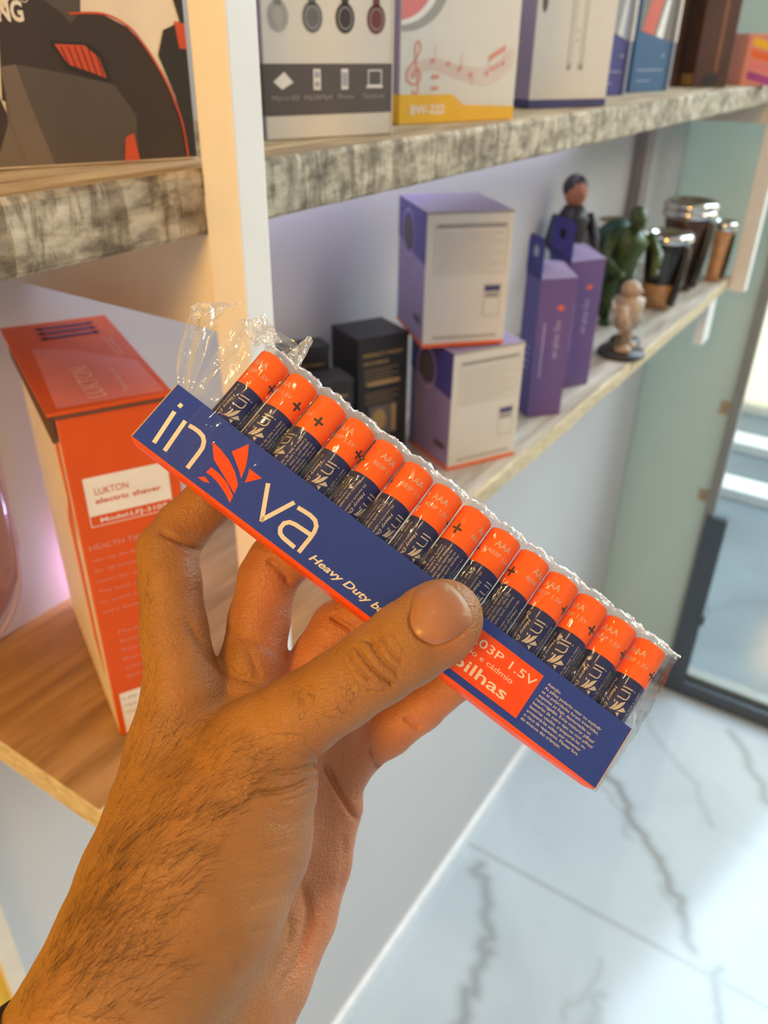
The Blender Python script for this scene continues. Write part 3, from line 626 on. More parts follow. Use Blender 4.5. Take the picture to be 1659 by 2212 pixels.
def figure(name, label, loc, rz, Hh, body, skin, base=None, bulk=1., bend=0):
    t = thing(name, label, 'figurine', loc, rz); s = Hh; mb = MB(); z0 = .03*s if base else 0
    B = bulk; f = bend
    for sx in (-1, 1):
        mb.tube([(sx*.09*s*B, 0, z0), (sx*.10*s*B, -.02*s, .24*s), (sx*.06*s*B, 0, .48*s)], [.045*s*B, .055*s*B, .07*s*B], 10)
        mb.ell((sx*.10*s*B, -.04*s, z0+.02*s), (.045*s*B, .08*s, .03*s))
        mb.tube([(sx*.15*s*B, -f*.08*s, .76*s), (sx*.24*s*B, -.03*s-f*.10*s, .60*s), (sx*.17*s*B, -.15*s-f*.1*s, .50*s)], [.055*s*B, .048*s*B, .036*s*B], 10)
        mb.ell((sx*.15*s*B, -.18*s-f*.1*s, .49*s), (.035*s*B, .045*s, .035*s))
    mb.tube([(0, 0, .44*s), (0, -f*.03*s, .58*s), (0, -f*.08*s, .74*s), (0, -f*.12*s, .82*s)], [.11*s*B, .11*s*B, .15*s*B, .06*s], 14)
    mb.build('body', body, t)
    h = MB(); h.ell((0, -f*.16*s, .90*s), (.072*s, .082*s, .095*s)); h.tube([(0, -f*.12*s, .80*s), (0, -f*.15*s, .88*s)], .04*s, 10); h.ell((0, -f*.16*s-.085*s, .895*s), (.014*s, .02*s, .02*s)); h.build('head', skin, t)
    a = MB(); a.ell((0, -f*.16*s+.015*s, .925*s), (.08*s, .085*s, .085*s)); a.build('hair', body, t)
    return t
t = figure('action_figurine', 'dark figurine with folded arms standing behind the purple box', K(1.90, .72, LO), -.7, .236, M['fig_dark'], M['fig_skin'], bulk=.72)
mb = MB(); mb.tube([(0, 0, 0), (0, 0, .006)], [.035, .033], 24); mb.build('stand', M['fig_dark'], t)
t = figure('creature_figurine', 'hunched green creature figurine beside the dark cup', K(2.03, .625, LO), -.75, .19, M['fig_green'], M['fig_green'], bulk=1.05, bend=.9)
mb = MB(); mb.ell((-.008, .018, .105), (.044, .030, .062)); mb.tube(spline([(0, .02, .06), (-.012, .032, .03), (-.014, .034, .006)], 5), [.016]*5+[.011]*6, 10); mb.build('shell_and_tail', M['fig_deep_green'], t)
t = thing('soldier_figurine', 'small beige robot figurine on a round black stand at the board edge', 'figurine', K(1.80, .525, LO))
lathe('stand', [(0, 0), (.034, 0), (.036, .003), (.034, .008), (0, .008)], M['fig_dark'], t)
mb = MB()
for sx in (-1, 1): mb.tube([(sx*.010, 0, .008), (sx*.012, 0, .024), (sx*.010, 0, .044)], [.009, .010, .011], 10); mb.ell((sx*.012, -.005, .013), (.010, .014, .007)); mb.tube([(sx*.022, 0, .080), (sx*.027, -.004, .060), (sx*.021, -.013, .045)], [.009, .008, .007], 10)
mb.tube([(0, 0, .044), (0, 0, .065), (0, 0, .086), (0, 0, .090)], [.018, .021, .023, .010], 14); mb.build('body', M['fig_beige'], t)
mb = MB(); mb.ell((0, 0, .099), (.014, .015, .014)); mb.ell((0, -.014, .098), (.004, .004, .004)); mb.build('head', M['fig_beige'], t)
mb = MB(); [mb.tube([(-.01+.005*k, .012, .05), (-.012+.006*k, .02, .085)], .003, 6) for k in range(5)]; mb.build('backpack', M['chrome'], t)
t = thing('figurine_stand', 'round black stand behind the small beige robot figurine', 'stand', K(1.885, .545, LO)); lathe('disc', [(0, 0), (.022, 0), (.024, .003), (.022, .008), (0, .008)], M['fig_dark'], t)
def cup(label, x, y, r, hh, side, foot, rings=1):
    t = thing('steel_rimmed_cup', label, 'cup', K(x, y, LO), 0, 'leather cups with steel rims')
    lathe('bowl', [(0, 0), (r*.80, 0), (r*.86, hh*.05), (r*.80, hh*.3), (r*.9, hh*.65), (r*.98, hh*.80), (r*.95, hh*.82)], [side, foot], t, mi=[1, 1, 1, 0, 0, 0])
    for k in range(rings):
        z = hh*(.80+.17*k/max(1, rings)); lathe('steel_rim', [(r*.9, z), (r*1.06, z+.001), (r*1.13, z+.006), (r*1.13, z+.012), (r*1.04, z+.017), (r*.9, z+.0175), (r*.86, z+.010), (r*.5, z+.009), (0, z+.009)], M['chrome'], t)
    mb = MB(); mb.tube(spline([(-r*.55, -r*.78, hh*.06), (-r*.5, -r*.92, hh*.3), (-r*.3, -r*.98, hh*.62), (-r*.2, -r*.96, hh*.78)], 5), [r*.20]*16, 8); mb.build('leather_strap', M['leather_black'], t)
    mb = MB(); mb.ell((r*.62, -r*.62, hh*.42), (r*.16, r*.16, hh*.12)); mb.build('steel_badge', M['chrome'], t)
cup('leather cup with tan foot and single steel rim, nearest of the cups', 2.26, .585, .038, .138, M['leather_black'], M['leather_tan'])
cup('tall brown leather cup with stacked steel rims', 2.50, .60, .045, .160, M['leather'], M['leather'], 2)
cup('narrow tan leather cup by the right end post, beside the tall brown cup', 2.64, .525, .021, .120, M['leather_tan'], M['leather_tan'])
cup('dark leather cup with steel rim behind the green figurine', 2.24, .715, .040, .152, M['leather_black'], M['leather_tan'])

# ------------------------------------------------------------------ the held tray of AAA batteries
# tray frame in camera-held space: u along the tray, v up its height, w out of its printed face (millimetres)
PR = Matrix(((0.79629659, 0.58824323, 0.14100229, -.0697949619), (-0.60490293, 0.77356899, 0.18890068, .020994185), (0.00204454, -0.23571366, 0.9718204, -.223175295), (0, 0, 0, 1)))
PM = CM @ PR
M['tray_blue'] = mat('tray_blue_print', (.024, .056, .36), .40, var=.03, coat=.05, spec=.2)
M['tray_orange'] = mat('tray_orange_print', (.90, .085, .001), .35, coat=.08, spec=.15)
M['tray_inner'] = mat('tray_salmon_side', (.80, .20, .12), .5)
M['tray_core'] = mat('tray_cut_edge', (.55, .36, .20), .8, bump=.4, bscale=900)
M['tray_cream'] = mat('cream_lettering', (.80, .71, .56), .4)
M['sleeve'] = mat('battery_blue_sleeve', (.018, .022, .120), .35, coat=.25, spec=.2)
M['band'] = mat('battery_orange_band', (.92, .135, .0005), .35, coat=.14, spec=.15)
M['battery_ink'] = mat('battery_cream_ink', (.55, .49, .40), .4)
M['nickel'] = mat('nickel_plate', (.6, .58, .55), .25, metal=1)
mm = .001
tray = thing('battery_tray', 'blue cardboard battery tray with cream lettering held by the hand', 'battery pack', (0, 0, 0), M4=PM)
TL, TH, TD, TT = 161., 19.6, 10.9, .5
def tbox(name, u0, u1, v0, v1, w0, w1, m, parent=tray, bev=.12, mif=None): return box(name, u0*mm, u1*mm, v0*mm, v1*mm, w0*mm, w1*mm, m, parent, bev=bev*mm, mif=mif)
# panels are slightly bowed sheets
def sheet(name, u0, u1, v0, v1, w, th, m, bow, mats_edge):
    n = 60; vs = []; fs = []; mi = []
    for i in range(n+1):
        u = u0+(u1-u0)*i/n; b = bow(i/n)
        for (v, ww) in ((v0-b*0, w), (v1, w), (v1, w-th), (v0-b*0, w-th)): vs.append((u*mm, v*mm, (ww+b)*mm))
    for i in range(n):
        for k in range(4):
            j = (k+1) % 4; fs.append((i*4+k, i*4+j, i*4+4+j, i*4+4+k)); mi.append((0, 2, 1, 2)[k])
    fs += [(0, 3, 2, 1), (n*4, n*4+1, n*4+2, n*4+3)]; mi += [2, 2]
    return obj(name, vs, fs, [m, mats_edge, M['tray_core']], tray, mi=mi)
sheet('front_panel', 0, TL, 0, TH, 0, TT, M['tray_blue'], lambda t: 0, M['tray_inner'])
sheet('back_panel', 0, TL, 0, TH+1.2, -TD+TT, TT, M['tray_inner'], lambda t: 0, M['tray_orange'])
n = 80; vs = []; fs = []                                  # orange base, bulging a little downwards
for i in range(n+1):
    t_ = i/n; u = TL*t_; b = -.55-.75*math.sin(PI*min(1, t_*1.0))-.5*math.exp(-((t_-.86)/.10)**2)
    for (v, ww) in ((.15, -.02), (b*.8, -.9), (b, -TD/2), (b*.8, -TD+.9), (.15, -TD+.05), (.6, -TD/2)): vs.append((u*mm, v*mm, ww*mm))
for i in range(n):
    for k in range(6): j = (k+1) % 6; fs.append((i*6+k, i*6+j, i*6+6+j, i*6+6+k))
fs += [tuple(range(6)), tuple(n*6+k for k in range(6))[::-1]]
obj('base_panel', vs, fs, M['tray_orange'], tray, smooth=False)
tbox('end_panel', -.35, .15, 0, TH, -TD, 0, M['tray_core']); tbox('end_panel', TL-.15, TL+.35, 0, TH, -TD, 0, M['tray_core'])
face = lambda o=.06: (lambda a, b: (a, b, o))
STEM = [[(4.39, 12.75), (5.78, 2.2)], [(8.40, 12.5), (9.5, 2.2)]]
def logo(p, fn=lambda a, b: (a, b), only=None, wd=1.25, part=0):
    T = lambda pts: [fn(*q) for q in pts]
    if part in (0, 1):
        p.poly(T([(3.85, 14.5), (5.05, 14.4), (5.15, 15.7), (3.95, 15.8)])); p.stroke(T(STEM[0]), wd); p.stroke(T(STEM[1]), wd)
        p.stroke(T([(10.0, 12.05), (11.5, 12.3), (13.2, 12.35), (14.9, 12.05), (16.2, 11.0), (16.95, 9.4), (17.15, 7.6), (17.42, 2.2)]), wd)
        p.stroke(T([(37.5, 12.6), (42.78, 2.9)]), wd); p.stroke(T([(42.4, 3.0), (46.63, 12.8)]), wd)
        p.stroke(T([(48.2, 12.2), (50.3, 12.45), (52.4, 12.6), (54.3, 12.3), (55.6, 11.2), (56.1, 9.6), (56.25, 7.5), (56.15, 2.3)]), wd)
        p.stroke(T([(55.6, 8.25), (53, 8.1), (50.65, 7.95), (49.0, 7.5), (48.0, 6.3), (48.0, 4.6), (48.9, 3.4), (50.3, 2.95), (54.5, 2.72)]), wd)
    if part in (0, 2):
        for pl in ([(17.94, 12.5), (21.04, 12.12), (25.06, 11.05), (28.38, 9.44), (31.3, 7.06), (32.02, 4.45), (29.43, 5.57), (25.48, 7.14), (21.47, 8.66)],
                   [(26.27, 18.23), (23.94, 13.49), (26.68, 11.87), (29.35, 10.21), (30.87, 8.97), (29.59, 12.76), (28.16, 15.43)],
                   [(30.79, 12.68), (35.32, 12.67), (32.33, 8.72), (31.61, 11.06)], [(22.13, 4.48), (22.41, 6.48), (25.16, 6.41), (28.42, 5.71), (32.19, 3.79), (32.69, 1.64), (30.19, 2.92), (26.49, 4.19), (23.97, 4.53)],
                   [(21.3, 1.95), (22.69, 3.35), (24.9, 2.67), (23.1, 1.93)]): p.poly(T(pl))
    return p
logo(Pr(), part=1).build('brand_letters', M['tray_cream'], tray, face())
logo(Pr(), part=2).build('flower_emblem', M['tray_orange'], tray, face())
Pr().text('Heavy Duty battery', 59.4, 2.55, 2.15, 34.5, 0, .022, .32).build('tagline', M['tray_cream'], tray, face())
Pr().rect(92, 2.1, 132, 16.4).build('orange_panel', M['tray_orange'], tray, face(.05))
p = Pr().text('AAA R03P 1.5V', 96, 12.0, 2.55, 35.2, 0, .004).text('0% mercúrio e cádmio', 97, 8.9, 1.65, 28.6).text('60 pilhas', 97.5, 3.9, 3.5, 28.8, 0, .012)
p.build('panel_text', M['tray_cream'], tray, face(.11))
p = Pr(); L_ = ['Atenção:', 'As pilhas poderão vazar ou explodir', 'se as polaridades forem invertidas,', 'expostas ao fogo, desmontadas ou', 'recarregadas. Evite misturar pilhas/', 'baterias de outro tipo ou com pilhas/', 'baterias usadas, transportá-las ou', 'armazená-las soltas, por aumentar', 'o risco de vazamento. Manter fora', 'do alcance das crianças.']
for k, s_ in enumerate(L_): p.text(s_, 134.2-.12*k, 15.0-1.36*k, .92, None if False else len(s_)*.565)
p.build('warning_text', M['tray_cream'], tray, face())

# --- one battery, then its copies
BR = 5.15
proto = thing('battery', '', 'battery', (0, 0, 0), M4=PM)
def blathe(name, prof, m): return lathe(name, [(r*mm, z*mm) for r, z in prof], m, proto, axis='y', n=48)
blathe('sleeve', [(0, .5), (4.4, .5), (BR-.2, .7), (BR, 1.1), (BR, 31.2)], M['sleeve'])
blathe('top_band', [(BR, 31.2), (BR, 43.0), (BR-.15, 43.5), (BR-.7, 43.8), (3.6, 43.85), (3.5, 43.5)], M['band'])
blathe('positive_terminal', [(3.5, 43.6), (1.9, 43.6), (1.8, 44.9), (1.6, 45.1), (0, 45.1)], M['nickel'])
def cyl(a, b):                      # arc length a (mm) round the sleeve, height b
    th_ = a/BR; return ((BR+.05)*math.sin(th_), b, (BR+.05)*math.cos(th_))
HALF = PI*BR
p = Pr()
for h0 in (0, HALF):
    logo(p, lambda a, b: (h0-2.2+b*.285, 29.6-a*.285), wd=.36)
    for k, (s_, x_) in enumerate((('Válido por 3 anos', 6.2), ('Consulte a parte inferior para', 5.0), ('saber a data de validade.', 3.9), ('ou usadas com outras pilhas', 7.4), ('ao fogo, recarregada ou', 8.6), ('Atenção: pode explodir', 9.8))):
        p.text(s_, h0+x_-.3, 29.2, .72, len(s_)*.52, -90)
    p.text('Zinco-carbono' if h0 else 'Heavy Duty', h0-3.5, 27.0, .95, 9.6, -90, .01, .25); p.text('0% mercúrio e cádmio', h0-4.7, 29.2, .70, 10.2, -90)
    q0 = h0-40/180*HALF; p.text('AAA', q0-2.3, 38.3, 2.1, 5.2); p.text('R03P 1.5V', q0-3.0, 35.6, 1.35, 8.4)
p.build('printed_text', M['battery_ink'], proto, cyl, cut=1.3)
p = Pr()
for h0 in (0, HALF):
    c = h0+52/180*HALF; p.rect(c-1.6, 35.2, c+1.6, 35.9).rect(c-.36, 33.9, c+.36, 37.2)
p.build('plus_sign', M['ink_black'], proto, cyl, cut=1.0)
ROT = [12, -14, -50, 2, 55, 46, 24, 92, 40, 72, 0, -18, -4, -10]
WORD = ['nearest the torn film end', 'second from the torn film end', 'third from the torn film end', 'fourth from the torn film end', 'fifth from the torn film end', 'sixth from the torn film end', 'seventh from the torn film end',
        'seventh from the right end', 'sixth from the right end', 'fifth from the right end', 'fourth from the right end', 'third from the right end', 'second from the right end', 'at its right end']
for k in range(14):
    if k == 0: b = proto
    else:
        b = proto.copy(); COL.objects.link(b)
        for ch in list(proto.children):
            c = ch.copy(); COL.objects.link(c); c.parent = b
    u = 15.9+10.72*k
    b.matrix_world = PM @ Matrix.Translation((u*mm, .35*mm, (-TD/2-.1)*mm)) @ Matrix.Rotation(math.radians(ROT[k]), 4, 'Y')
    tag(b, 'orange and dark blue battery in the tray, '+WORD[k], 'battery', 'AAA batteries in the tray')

# --- shrink film: closed sleeve over the batteries, crumpled rim, torn flaps at the left
def hsh(a, b): return math.sin(a*1.7+b*3.1)*.5+math.sin(a*4.3-b*1.3+1)*.3+math.sin(a*9.1+b*7.7+2)*.2
def dip(u):                                     # how far the film sinks between two batteries
    t_ = ((u-15.9)/10.72); f_ = abs(t_-round(t_)); return 0 if u < 12 else 1.5*(f_*2)**2.2
def grid(name, NU, NV, fn, m, parent=tray, keep=None):
    vs = []; fs = []
    for i in range(NU+1):
        for j in range(NV+1): vs.append([c*mm for c in fn(i/NU, j/NV)])
    for i in range(NU):
        for j in range(NV):
            if keep is None or keep((i+.5)/NU, (j+.5)/NV): a = i*(NV+1)+j; fs.append((a, a+NV+1, a+NV+2, a+1))
    return obj(name, vs, fs, m, parent, smooth=True)
wrap = tray
def fr(i, j):
    u = 9.0+i*(TL+1.2-9.0); v = -1.0+j*46.6
    if v < TH+1: w_ = .35+.05*hsh(u*.5, v)
    else: t_ = min(1, (v-TH-1)/4); w_ = .35-t_*(.25+dip(u))+.05*hsh(u*.6, v*.35)*t_
    if i > .985: w_ -= 1.2*(i-.985)/.015
    if v > 43.5: w_ -= (v-43.5)**2*.18
    return (u, v, w_)
grid('film_front', 220, 60, fr, M['wrap'])
def rim(i, j):
    u = 10.0+i*(TL+1.5-10.0); a = j*PI; sc = abs(math.sin(PI*(u-15.9+5.36)/10.72))**.6
    r_ = 1.35+.5*sc+.35*hsh(u*1.1, j*2); return (u, 44.7+.7*sc+math.sin(a)*r_+.3*hsh(u*.9, j), -TD/2+math.cos(a)*(5.0+.4*hsh(u, j)))
grid('film_rim', 260, 16, rim, M['wrap_rim'])
grid('film_back', 120, 20, lambda i, j: (9+i*(TL-7.8), j*45.6, -TD-.35+.15*hsh(i*60, j*30)), M['wrap'])
grid('film_end', 20, 60, lambda i, j: (TL+.7+1.1*math.sin(PI*min(1, j*1.1))+.3*hsh(j*20, i), -.6+j*46.8, .2-i*(TD+.3)), M['wrap_rim'] if False else M['wrap'])
def tube_mb(name, lines, m):
    mb = MB()
    for pts, r_ in lines: mb.tube([Vector(q)*mm for q in spline(pts, 5)], r_*mm, 5)
    return mb.build(name, m, tray)
def flap(name, edges, m, amp=.8, NU=26, NV=34, ph=0):
    A, B = [spline([(q[0], q[1], q[2]) for q in e], NV) for e in edges]
    def at_(L, t): x = t*(len(L)-1); i = min(int(x), len(L)-2); return L[i].lerp(L[i+1], x-i)
    def fn(i, j):
        p_ = at_(A, j).lerp(at_(B, j), i); e_ = math.sin(PI*i)*(.2+j)
        return (p_.x+.25*hsh(j*14+ph, i*9)*j, p_.y+.3*hsh(i*11+ph, j*5)*j, p_.z+amp*e_*(math.sin(i*9+j*3+ph)+.5*hsh(i*13, j*9+ph)))
    return grid(name, NU, NV, fn, m)
flap('torn_flap', [[(-1.6, 20.4, -.4), (-5.8, 27.0, .5), (-8.6, 33.5, 1), (-12.0, 40.2, 0)], [(4.5, 19.0, -.2), (2.2, 27.0, 1.5), (-1.0, 36.0, 2), (-4.2, 45.6, 0), ]], M['wrap_torn'], 1.0)
flap('torn_flap', [[(-12.0, 40.2, 0), (-11.0, 42.5, .3), (-8.2, 44.6, .5)], [(-8.0, 38.5, 0), (-5.0, 45.0, -.5), (-1.5, 51.5, -2.0)]], M['wrap_rim'], .7, 12, 12, 2)
flap('torn_flap', [[(3.5, 19.6, -.3), (3.2, 28, .6), (1.6, 36, .8), (1.0, 46.1, 0)], [(12.0, 22, -.3), (11.5, 32, 0), (10.5, 42, -.4), (8.0, 50.5, -1.0)]], M['wrap_torn'], .7, ph=4)
flap('torn_flap', [[(1.0, 46.1, 0), (3.5, 48.5, 0), (5.4, 52.2, -.5)], [(9.2, 42.0, -.2), (12, 46.0, -1), (14.5, 48.8, -1.5)]], M['wrap_rim'], .8, 18, 14, 6)
flap('torn_flap', [[(9.5, 50, -3), (12, 51.6, -3.4), (18.0, 52.4, -4)], [(13, 47, -3), (17, 47.6, -4), (22.0, 46.4, -4)]], M['wrap_torn'], .6, 16, 14, 8)
flap('torn_flap', [[(17.0, 47.0, -4.2), (17.6, 52, -5), (18.2, 57.0, -5.5)], [(22.5, 45.4, -4), (22.0, 49, -4.6), (20.2, 56.6, -5.5)]], M['wrap_rim'], .5, 12, 14, 1)

# ------------------------------------------------------------------ the hand and forearm
# joints are given by viewing direction and distance from the eye (mm); radii in mm
def J(px, py, d): return np.array([(px-829.5)/FP*d, -(py-1106.)/FP*d, -d], float)
CH = {}
def chain(g, pts, k): CH.setdefault(g, []).append(([ (J(a, b, c), r) for a, b, c, r in pts], k))
# palm, wrist, forearm (one blended body)
chain('palm', [(392, 1500, 232, 11.0), (372, 1610, 230, 12.5), (352, 1760, 224, 15.5), (322, 1900, 214, 18.2), (288, 2040, 204, 19.5), (235, 2180, 196, 21), (110, 2420, 190, 24)], 7)
chain('palm', [(545, 1440, 243, 9.5), (540, 1560, 240, 12), (500, 1750, 236, 14), (440, 1930, 228, 16), (380, 2060, 216, 18), (300, 2250, 208, 22), (200, 2450, 200, 26)], 7)
chain('palm', [(650, 1500, 249, 9.5), (640, 1620, 248, 11), (600, 1800, 244, 13), (540, 1960, 236, 15), (470, 2120, 224, 18), (360, 2330, 214, 21)], 7)
chain('palm', [(725, 1640, 254, 8.6), (716, 1740, 252, 9.6), (675, 1860, 249, 12), (632, 1970, 245, 13.5), (560, 2100, 236, 15.5), (455, 2290, 224, 18)], 7)
chain('palm', [(470, 1660, 226, 12), (430, 1780, 220, 17), (400, 1900, 212, 20)], 9)                 # first web muscle
chain('palm', [(575, 1600, 221, 12.2), (548, 1690, 219, 17.5), (500, 1800, 217, 22), (430, 1930, 212, 23.5), (345, 2060, 205, 22)], 9)     # thumb base
# thumb
chain('thumb', [(560, 1610, 220, 12.5), (650, 1545, 216, 11.2), (735, 1490, 213, 10.4), (815, 1435, 211.5, 10.6), (880, 1390, 211, 11.0), (940, 1350, 211.5, 11.0), (958, 1336, 212, 10.4)], 4)
chain('index', [(398, 1500, 233, 10.8), (376, 1360, 236, 9.6), (368, 1260, 239, 9.0), (362, 1190, 242, 8.9), (395, 1140, 246, 8.2), (450, 1085, 247, 7.7), (520, 1030, 247, 7.3), (600, 985, 246, 6.6)], 3)
chain('middle', [(545, 1440, 245, 10.0), (560, 1340, 249, 9.4), (580, 1250, 252, 9.3), (600, 1215, 252, 9.2), (650, 1185, 249, 8.4), (720, 1140, 249, 7.6), (790, 1100, 249, 6.6)], 3)
chain('ring', [(655, 1500, 250, 10.0), (700, 1420, 253, 9.6), (735, 1360, 255, 9.4), (790, 1320, 252, 8.6), (860, 1270, 248, 7.8), (920, 1230, 246, 6.8)], 3)
chain('little', [(735, 1650, 255, 9.4), (772, 1610, 258, 9.2), (835, 1575, 258, 8.6), (905, 1525, 256, 8.0), (985, 1460, 251, 7.4), (1050, 1410, 248, 6.6)], 3)
chain('little', [(650, 1520, 251, 9.5), (720, 1560, 253, 9.5), (735, 1640, 254, 9.0)], 5)
def smin(a, b, k):
    h = np.clip(.5+.5*(b-a)/k, 0, 1); return b*(1-h)+a*h-k*h*(1-h)
def seg(P, a, ra, b, rb):
    ab = b-a; t = np.clip(((P-a)@ab)/(ab@ab), 0, 1); return np.linalg.norm(P-a-t[..., None]*ab, axis=-1)-(ra+(rb-ra)*t)
def field(P):                                        # P (...,3) -> signed distance
    tot = None
    for g in ('palm', 'thumb', 'index', 'middle', 'ring', 'little'):
        for pts, k in CH[g]:
            d = None
            for (a, ra), (b, rb) in zip(pts[:-1], pts[1:]):
                s_ = seg(P, a, ra, b, rb); d = s_ if d is None else smin(d, s_, 1.6)
            tot = d if tot is None else smin(tot, d, k)
    return tot
def surface_nets(lo, hi, h):
    ax = [np.arange(lo[i], hi[i]+h, h) for i in range(3)]; sh = tuple(len(a) for a in ax); D = np.empty(sh, np.float32)
    c = 12; co = [np.arange(0, s_, c) for s_ in sh]
    for i in co[0]:
        for j in co[1]:
            for k in co[2]:
                xs, ys, zs = ax[0][i:i+c], ax[1][j:j+c], ax[2][k:k+c]
                ctr = np.array([[xs.mean(), ys.mean(), zs.mean()]]); f0 = float(field(ctr)[0])
                if abs(f0) > c*h*.9+9: D[i:i+c, j:j+c, k:k+c] = f0; continue
                g = np.stack(np.meshgrid(xs, ys, zs, indexing='ij'), -1); D[i:i+c, j:j+c, k:k+c] = field(g)
    ins = D < 0; cnt = sum(ins[a:sh[0]-1+a, b:sh[1]-1+b, e:sh[2]-1+e].astype(np.int8) for a in (0, 1) for b in (0, 1) for e in (0, 1))
    act = (cnt > 0) & (cnt < 8); idx = -np.ones(act.shape, np.int64); cells = np.argwhere(act); idx[act] = np.arange(len(cells))
    acc = np.zeros((len(cells), 3)); num = np.zeros(len(cells))
    E = []
    for a in range(3):
        for p in (0, 1):
            for q in (0, 1):
                o0 = [0, 0, 0]; o0[(a+1) % 3] = p; o0[(a+2) % 3] = q; o1 = list(o0); o1[a] = 1; E.append((o0, o1))
    for o0, o1 in E:
        d0 = D[tuple((cells+o0).T)]; d1 = D[tuple((cells+o1).T)]; m_ = (d0 < 0) != (d1 < 0)
        t = np.where(m_, d0/np.where(m_, d0-d1, 1), 0)[:, None]; p = np.array(o0)+t*(np.array(o1)-np.array(o0)); acc[m_] += p[m_]; num[m_] += 1
    V = (cells+acc/num[:, None])*h+np.array([a[0] for a in ax]); F = []
    for a in range(3):
        b, c_ = (a+1) % 3, (a+2) % 3
        s0 = [slice(1, -1)]*3; s1 = [slice(1, -1)]*3; s0[a] = slice(0, sh[a]-1); s1[a] = slice(1, sh[a])
        A_, B_ = ins[tuple(s0)], ins[tuple(s1)]; m_ = A_ != B_; pos = np.argwhere(m_); off = np.array([1, 1, 1]); off[a] = 0; pos = pos+off
        flip = A_[m_]
        def cell(db, dc): q = pos.copy(); q[:, b] -= db; q[:, c_] -= dc; q[:, :] = np.minimum(q, np.array(act.shape)-1); return idx[tuple(q.T)]
        q = np.stack([cell(0, 0), cell(1, 0), cell(1, 1), cell(0, 1)], 1); q[~flip] = q[~flip][:, ::-1]; F.append(q[(q >= 0).all(1)])
    return V, np.concatenate(F)
HV, HF = surface_nets((-112, -205, -272), (36, 22, -165), .75)
# drop the stub beyond the lower frame edge is kept closed by the grid border
def gradf(P, e=.25):
    g = np.stack([field(P+np.array(v)*e)-field(P-np.array(v)*e) for v in ((1, 0, 0), (0, 1, 0), (0, 0, 1))], -1); return g/np.linalg.norm(g, axis=-1, keepdims=True)
# finer mesh where the skin creases are
def refine(V, F):
    x = 829.5+FP*V[:, 0]/-V[:, 2]; y = 1106-FP*V[:, 1]/-V[:, 2]; n_ = gradf(V); fc = -(n_*V).sum(1) > 0
    reg = fc & (((x > 690) & (x < 1045) & (y > 1235) & (y < 1560)) | ((x > 560) & (x < 710) & (y > 1560) & (y < 1760) & (V[:, 2] > -236)) | ((x > 660) & (x < 800) & (y > 1620) & (y < 1800)))
    bm = bmesh.new(); bv = [bm.verts.new(v) for v in V]; fs_ = [bm.faces.new([bv[i] for i in f]) for f in F]
    r = reg[F].all(1); ed = {e for k in np.nonzero(r)[0] for e in fs_[k].edges}
    bmesh.ops.subdivide_edges(bm, edges=list(ed), cuts=1, use_grid_fill=True)
    bm.verts.index_update(); V2 = np.array([v.co[:] for v in bm.verts]); F2 = [[v.index for v in f.verts] for f in bm.faces]; bm.free()
    V2 = V2-gradf(V2)*field(V2)[:, None]
    return V2, F2
HV, HF = refine(HV, HF); CD = 1.5
HN = gradf(HV)
ppx = 829.5+FP*HV[:, 0]/-HV[:, 2]; ppy = 1106-FP*HV[:, 1]/-HV[:, 2]; dep = -HV[:, 2]
facing = -(HN*HV).sum(1)/np.linalg.norm(HV, axis=1)
disp = np.zeros(len(HV))
def crease(pts, wpx, mmd, dlo=0, dhi=999, sm=True):
    P = [Vector((a, b, 0)) for a, b in pts]; P = spline(P, 6) if sm else P
    d = np.full(len(HV), 1e3); tt = np.zeros(len(HV)); n_ = len(P)-1
    for i, (a, b) in enumerate(zip(P[:-1], P[1:])):
        dx, dy = b.x-a.x, b.y-a.y; t = np.clip(((ppx-a.x)*dx+(ppy-a.y)*dy)/(dx*dx+dy*dy+1e-9), 0, 1); q = np.hypot(ppx-a.x-t*dx, ppy-a.y-t*dy)
        tt = np.where(q < d, (i+t)/n_, tt); d = np.minimum(d, q)
    fade = np.clip(np.minimum(tt, 1-tt)*5+.15, 0, 1)
    m_ = (facing > .05) & (dep > dlo) & (dep < dhi); disp[m_] -= (CD*mmd*fade*np.exp(-(d/wpx)**2))[m_]
T0, T1 = 195, 226
for pts, wd, dp_ in [([(765, 1392), (778, 1412), (800, 1440), (822, 1462), (845, 1478), (852, 1486)], 5, .75), ([(792, 1372), (806, 1398), (828, 1428), (852, 1450), (864, 1466)], 5, .6),
                     ([(752, 1400), (760, 1425), (782, 1455), (806, 1480)], 4, .45), ([(815, 1362), (832, 1392), (852, 1418), (872, 1436)], 4, .4), ([(776, 1382), (800, 1385), (822, 1400)], 4, .35),
                     ([(838, 1352), (858, 1384), (880, 1408)], 3.5, .22), ([(735, 1410), (745, 1440), (765, 1470), (785, 1495)], 3.5, .25), ([(790, 1490), (815, 1495), (842, 1492)], 3.5, .3),
                     ([(700, 1650), (640, 1665), (590, 1668)], 6, .6), ([(692, 1672), (640, 1700), (590, 1712), (540, 1712)], 6, .8), ([(692, 1700), (650, 1722), (610, 1730)], 4, .3),
                     ([(686, 1760), (640, 1775), (590, 1782)], 5, .2), ([(680, 1800), (630, 1822), (560, 1840)], 6, .22), ([(660, 1870), (600, 1890), (520, 1905)], 7, .22), ([(640, 1920), (570, 1945), (480, 1965)], 7, .22), ([(590, 2000), (520, 2020), (430, 2040)], 8, .3), ([(560, 2040), (480, 2065), (400, 2080)], 8, .25),
                     ([(690, 1640), (655, 1600), (610, 1590)], 6, .25), ([(690, 1610), (640, 1590), (585, 1592)], 5, .2)]:
    crease(pts, wd, dp_, T0, 236)
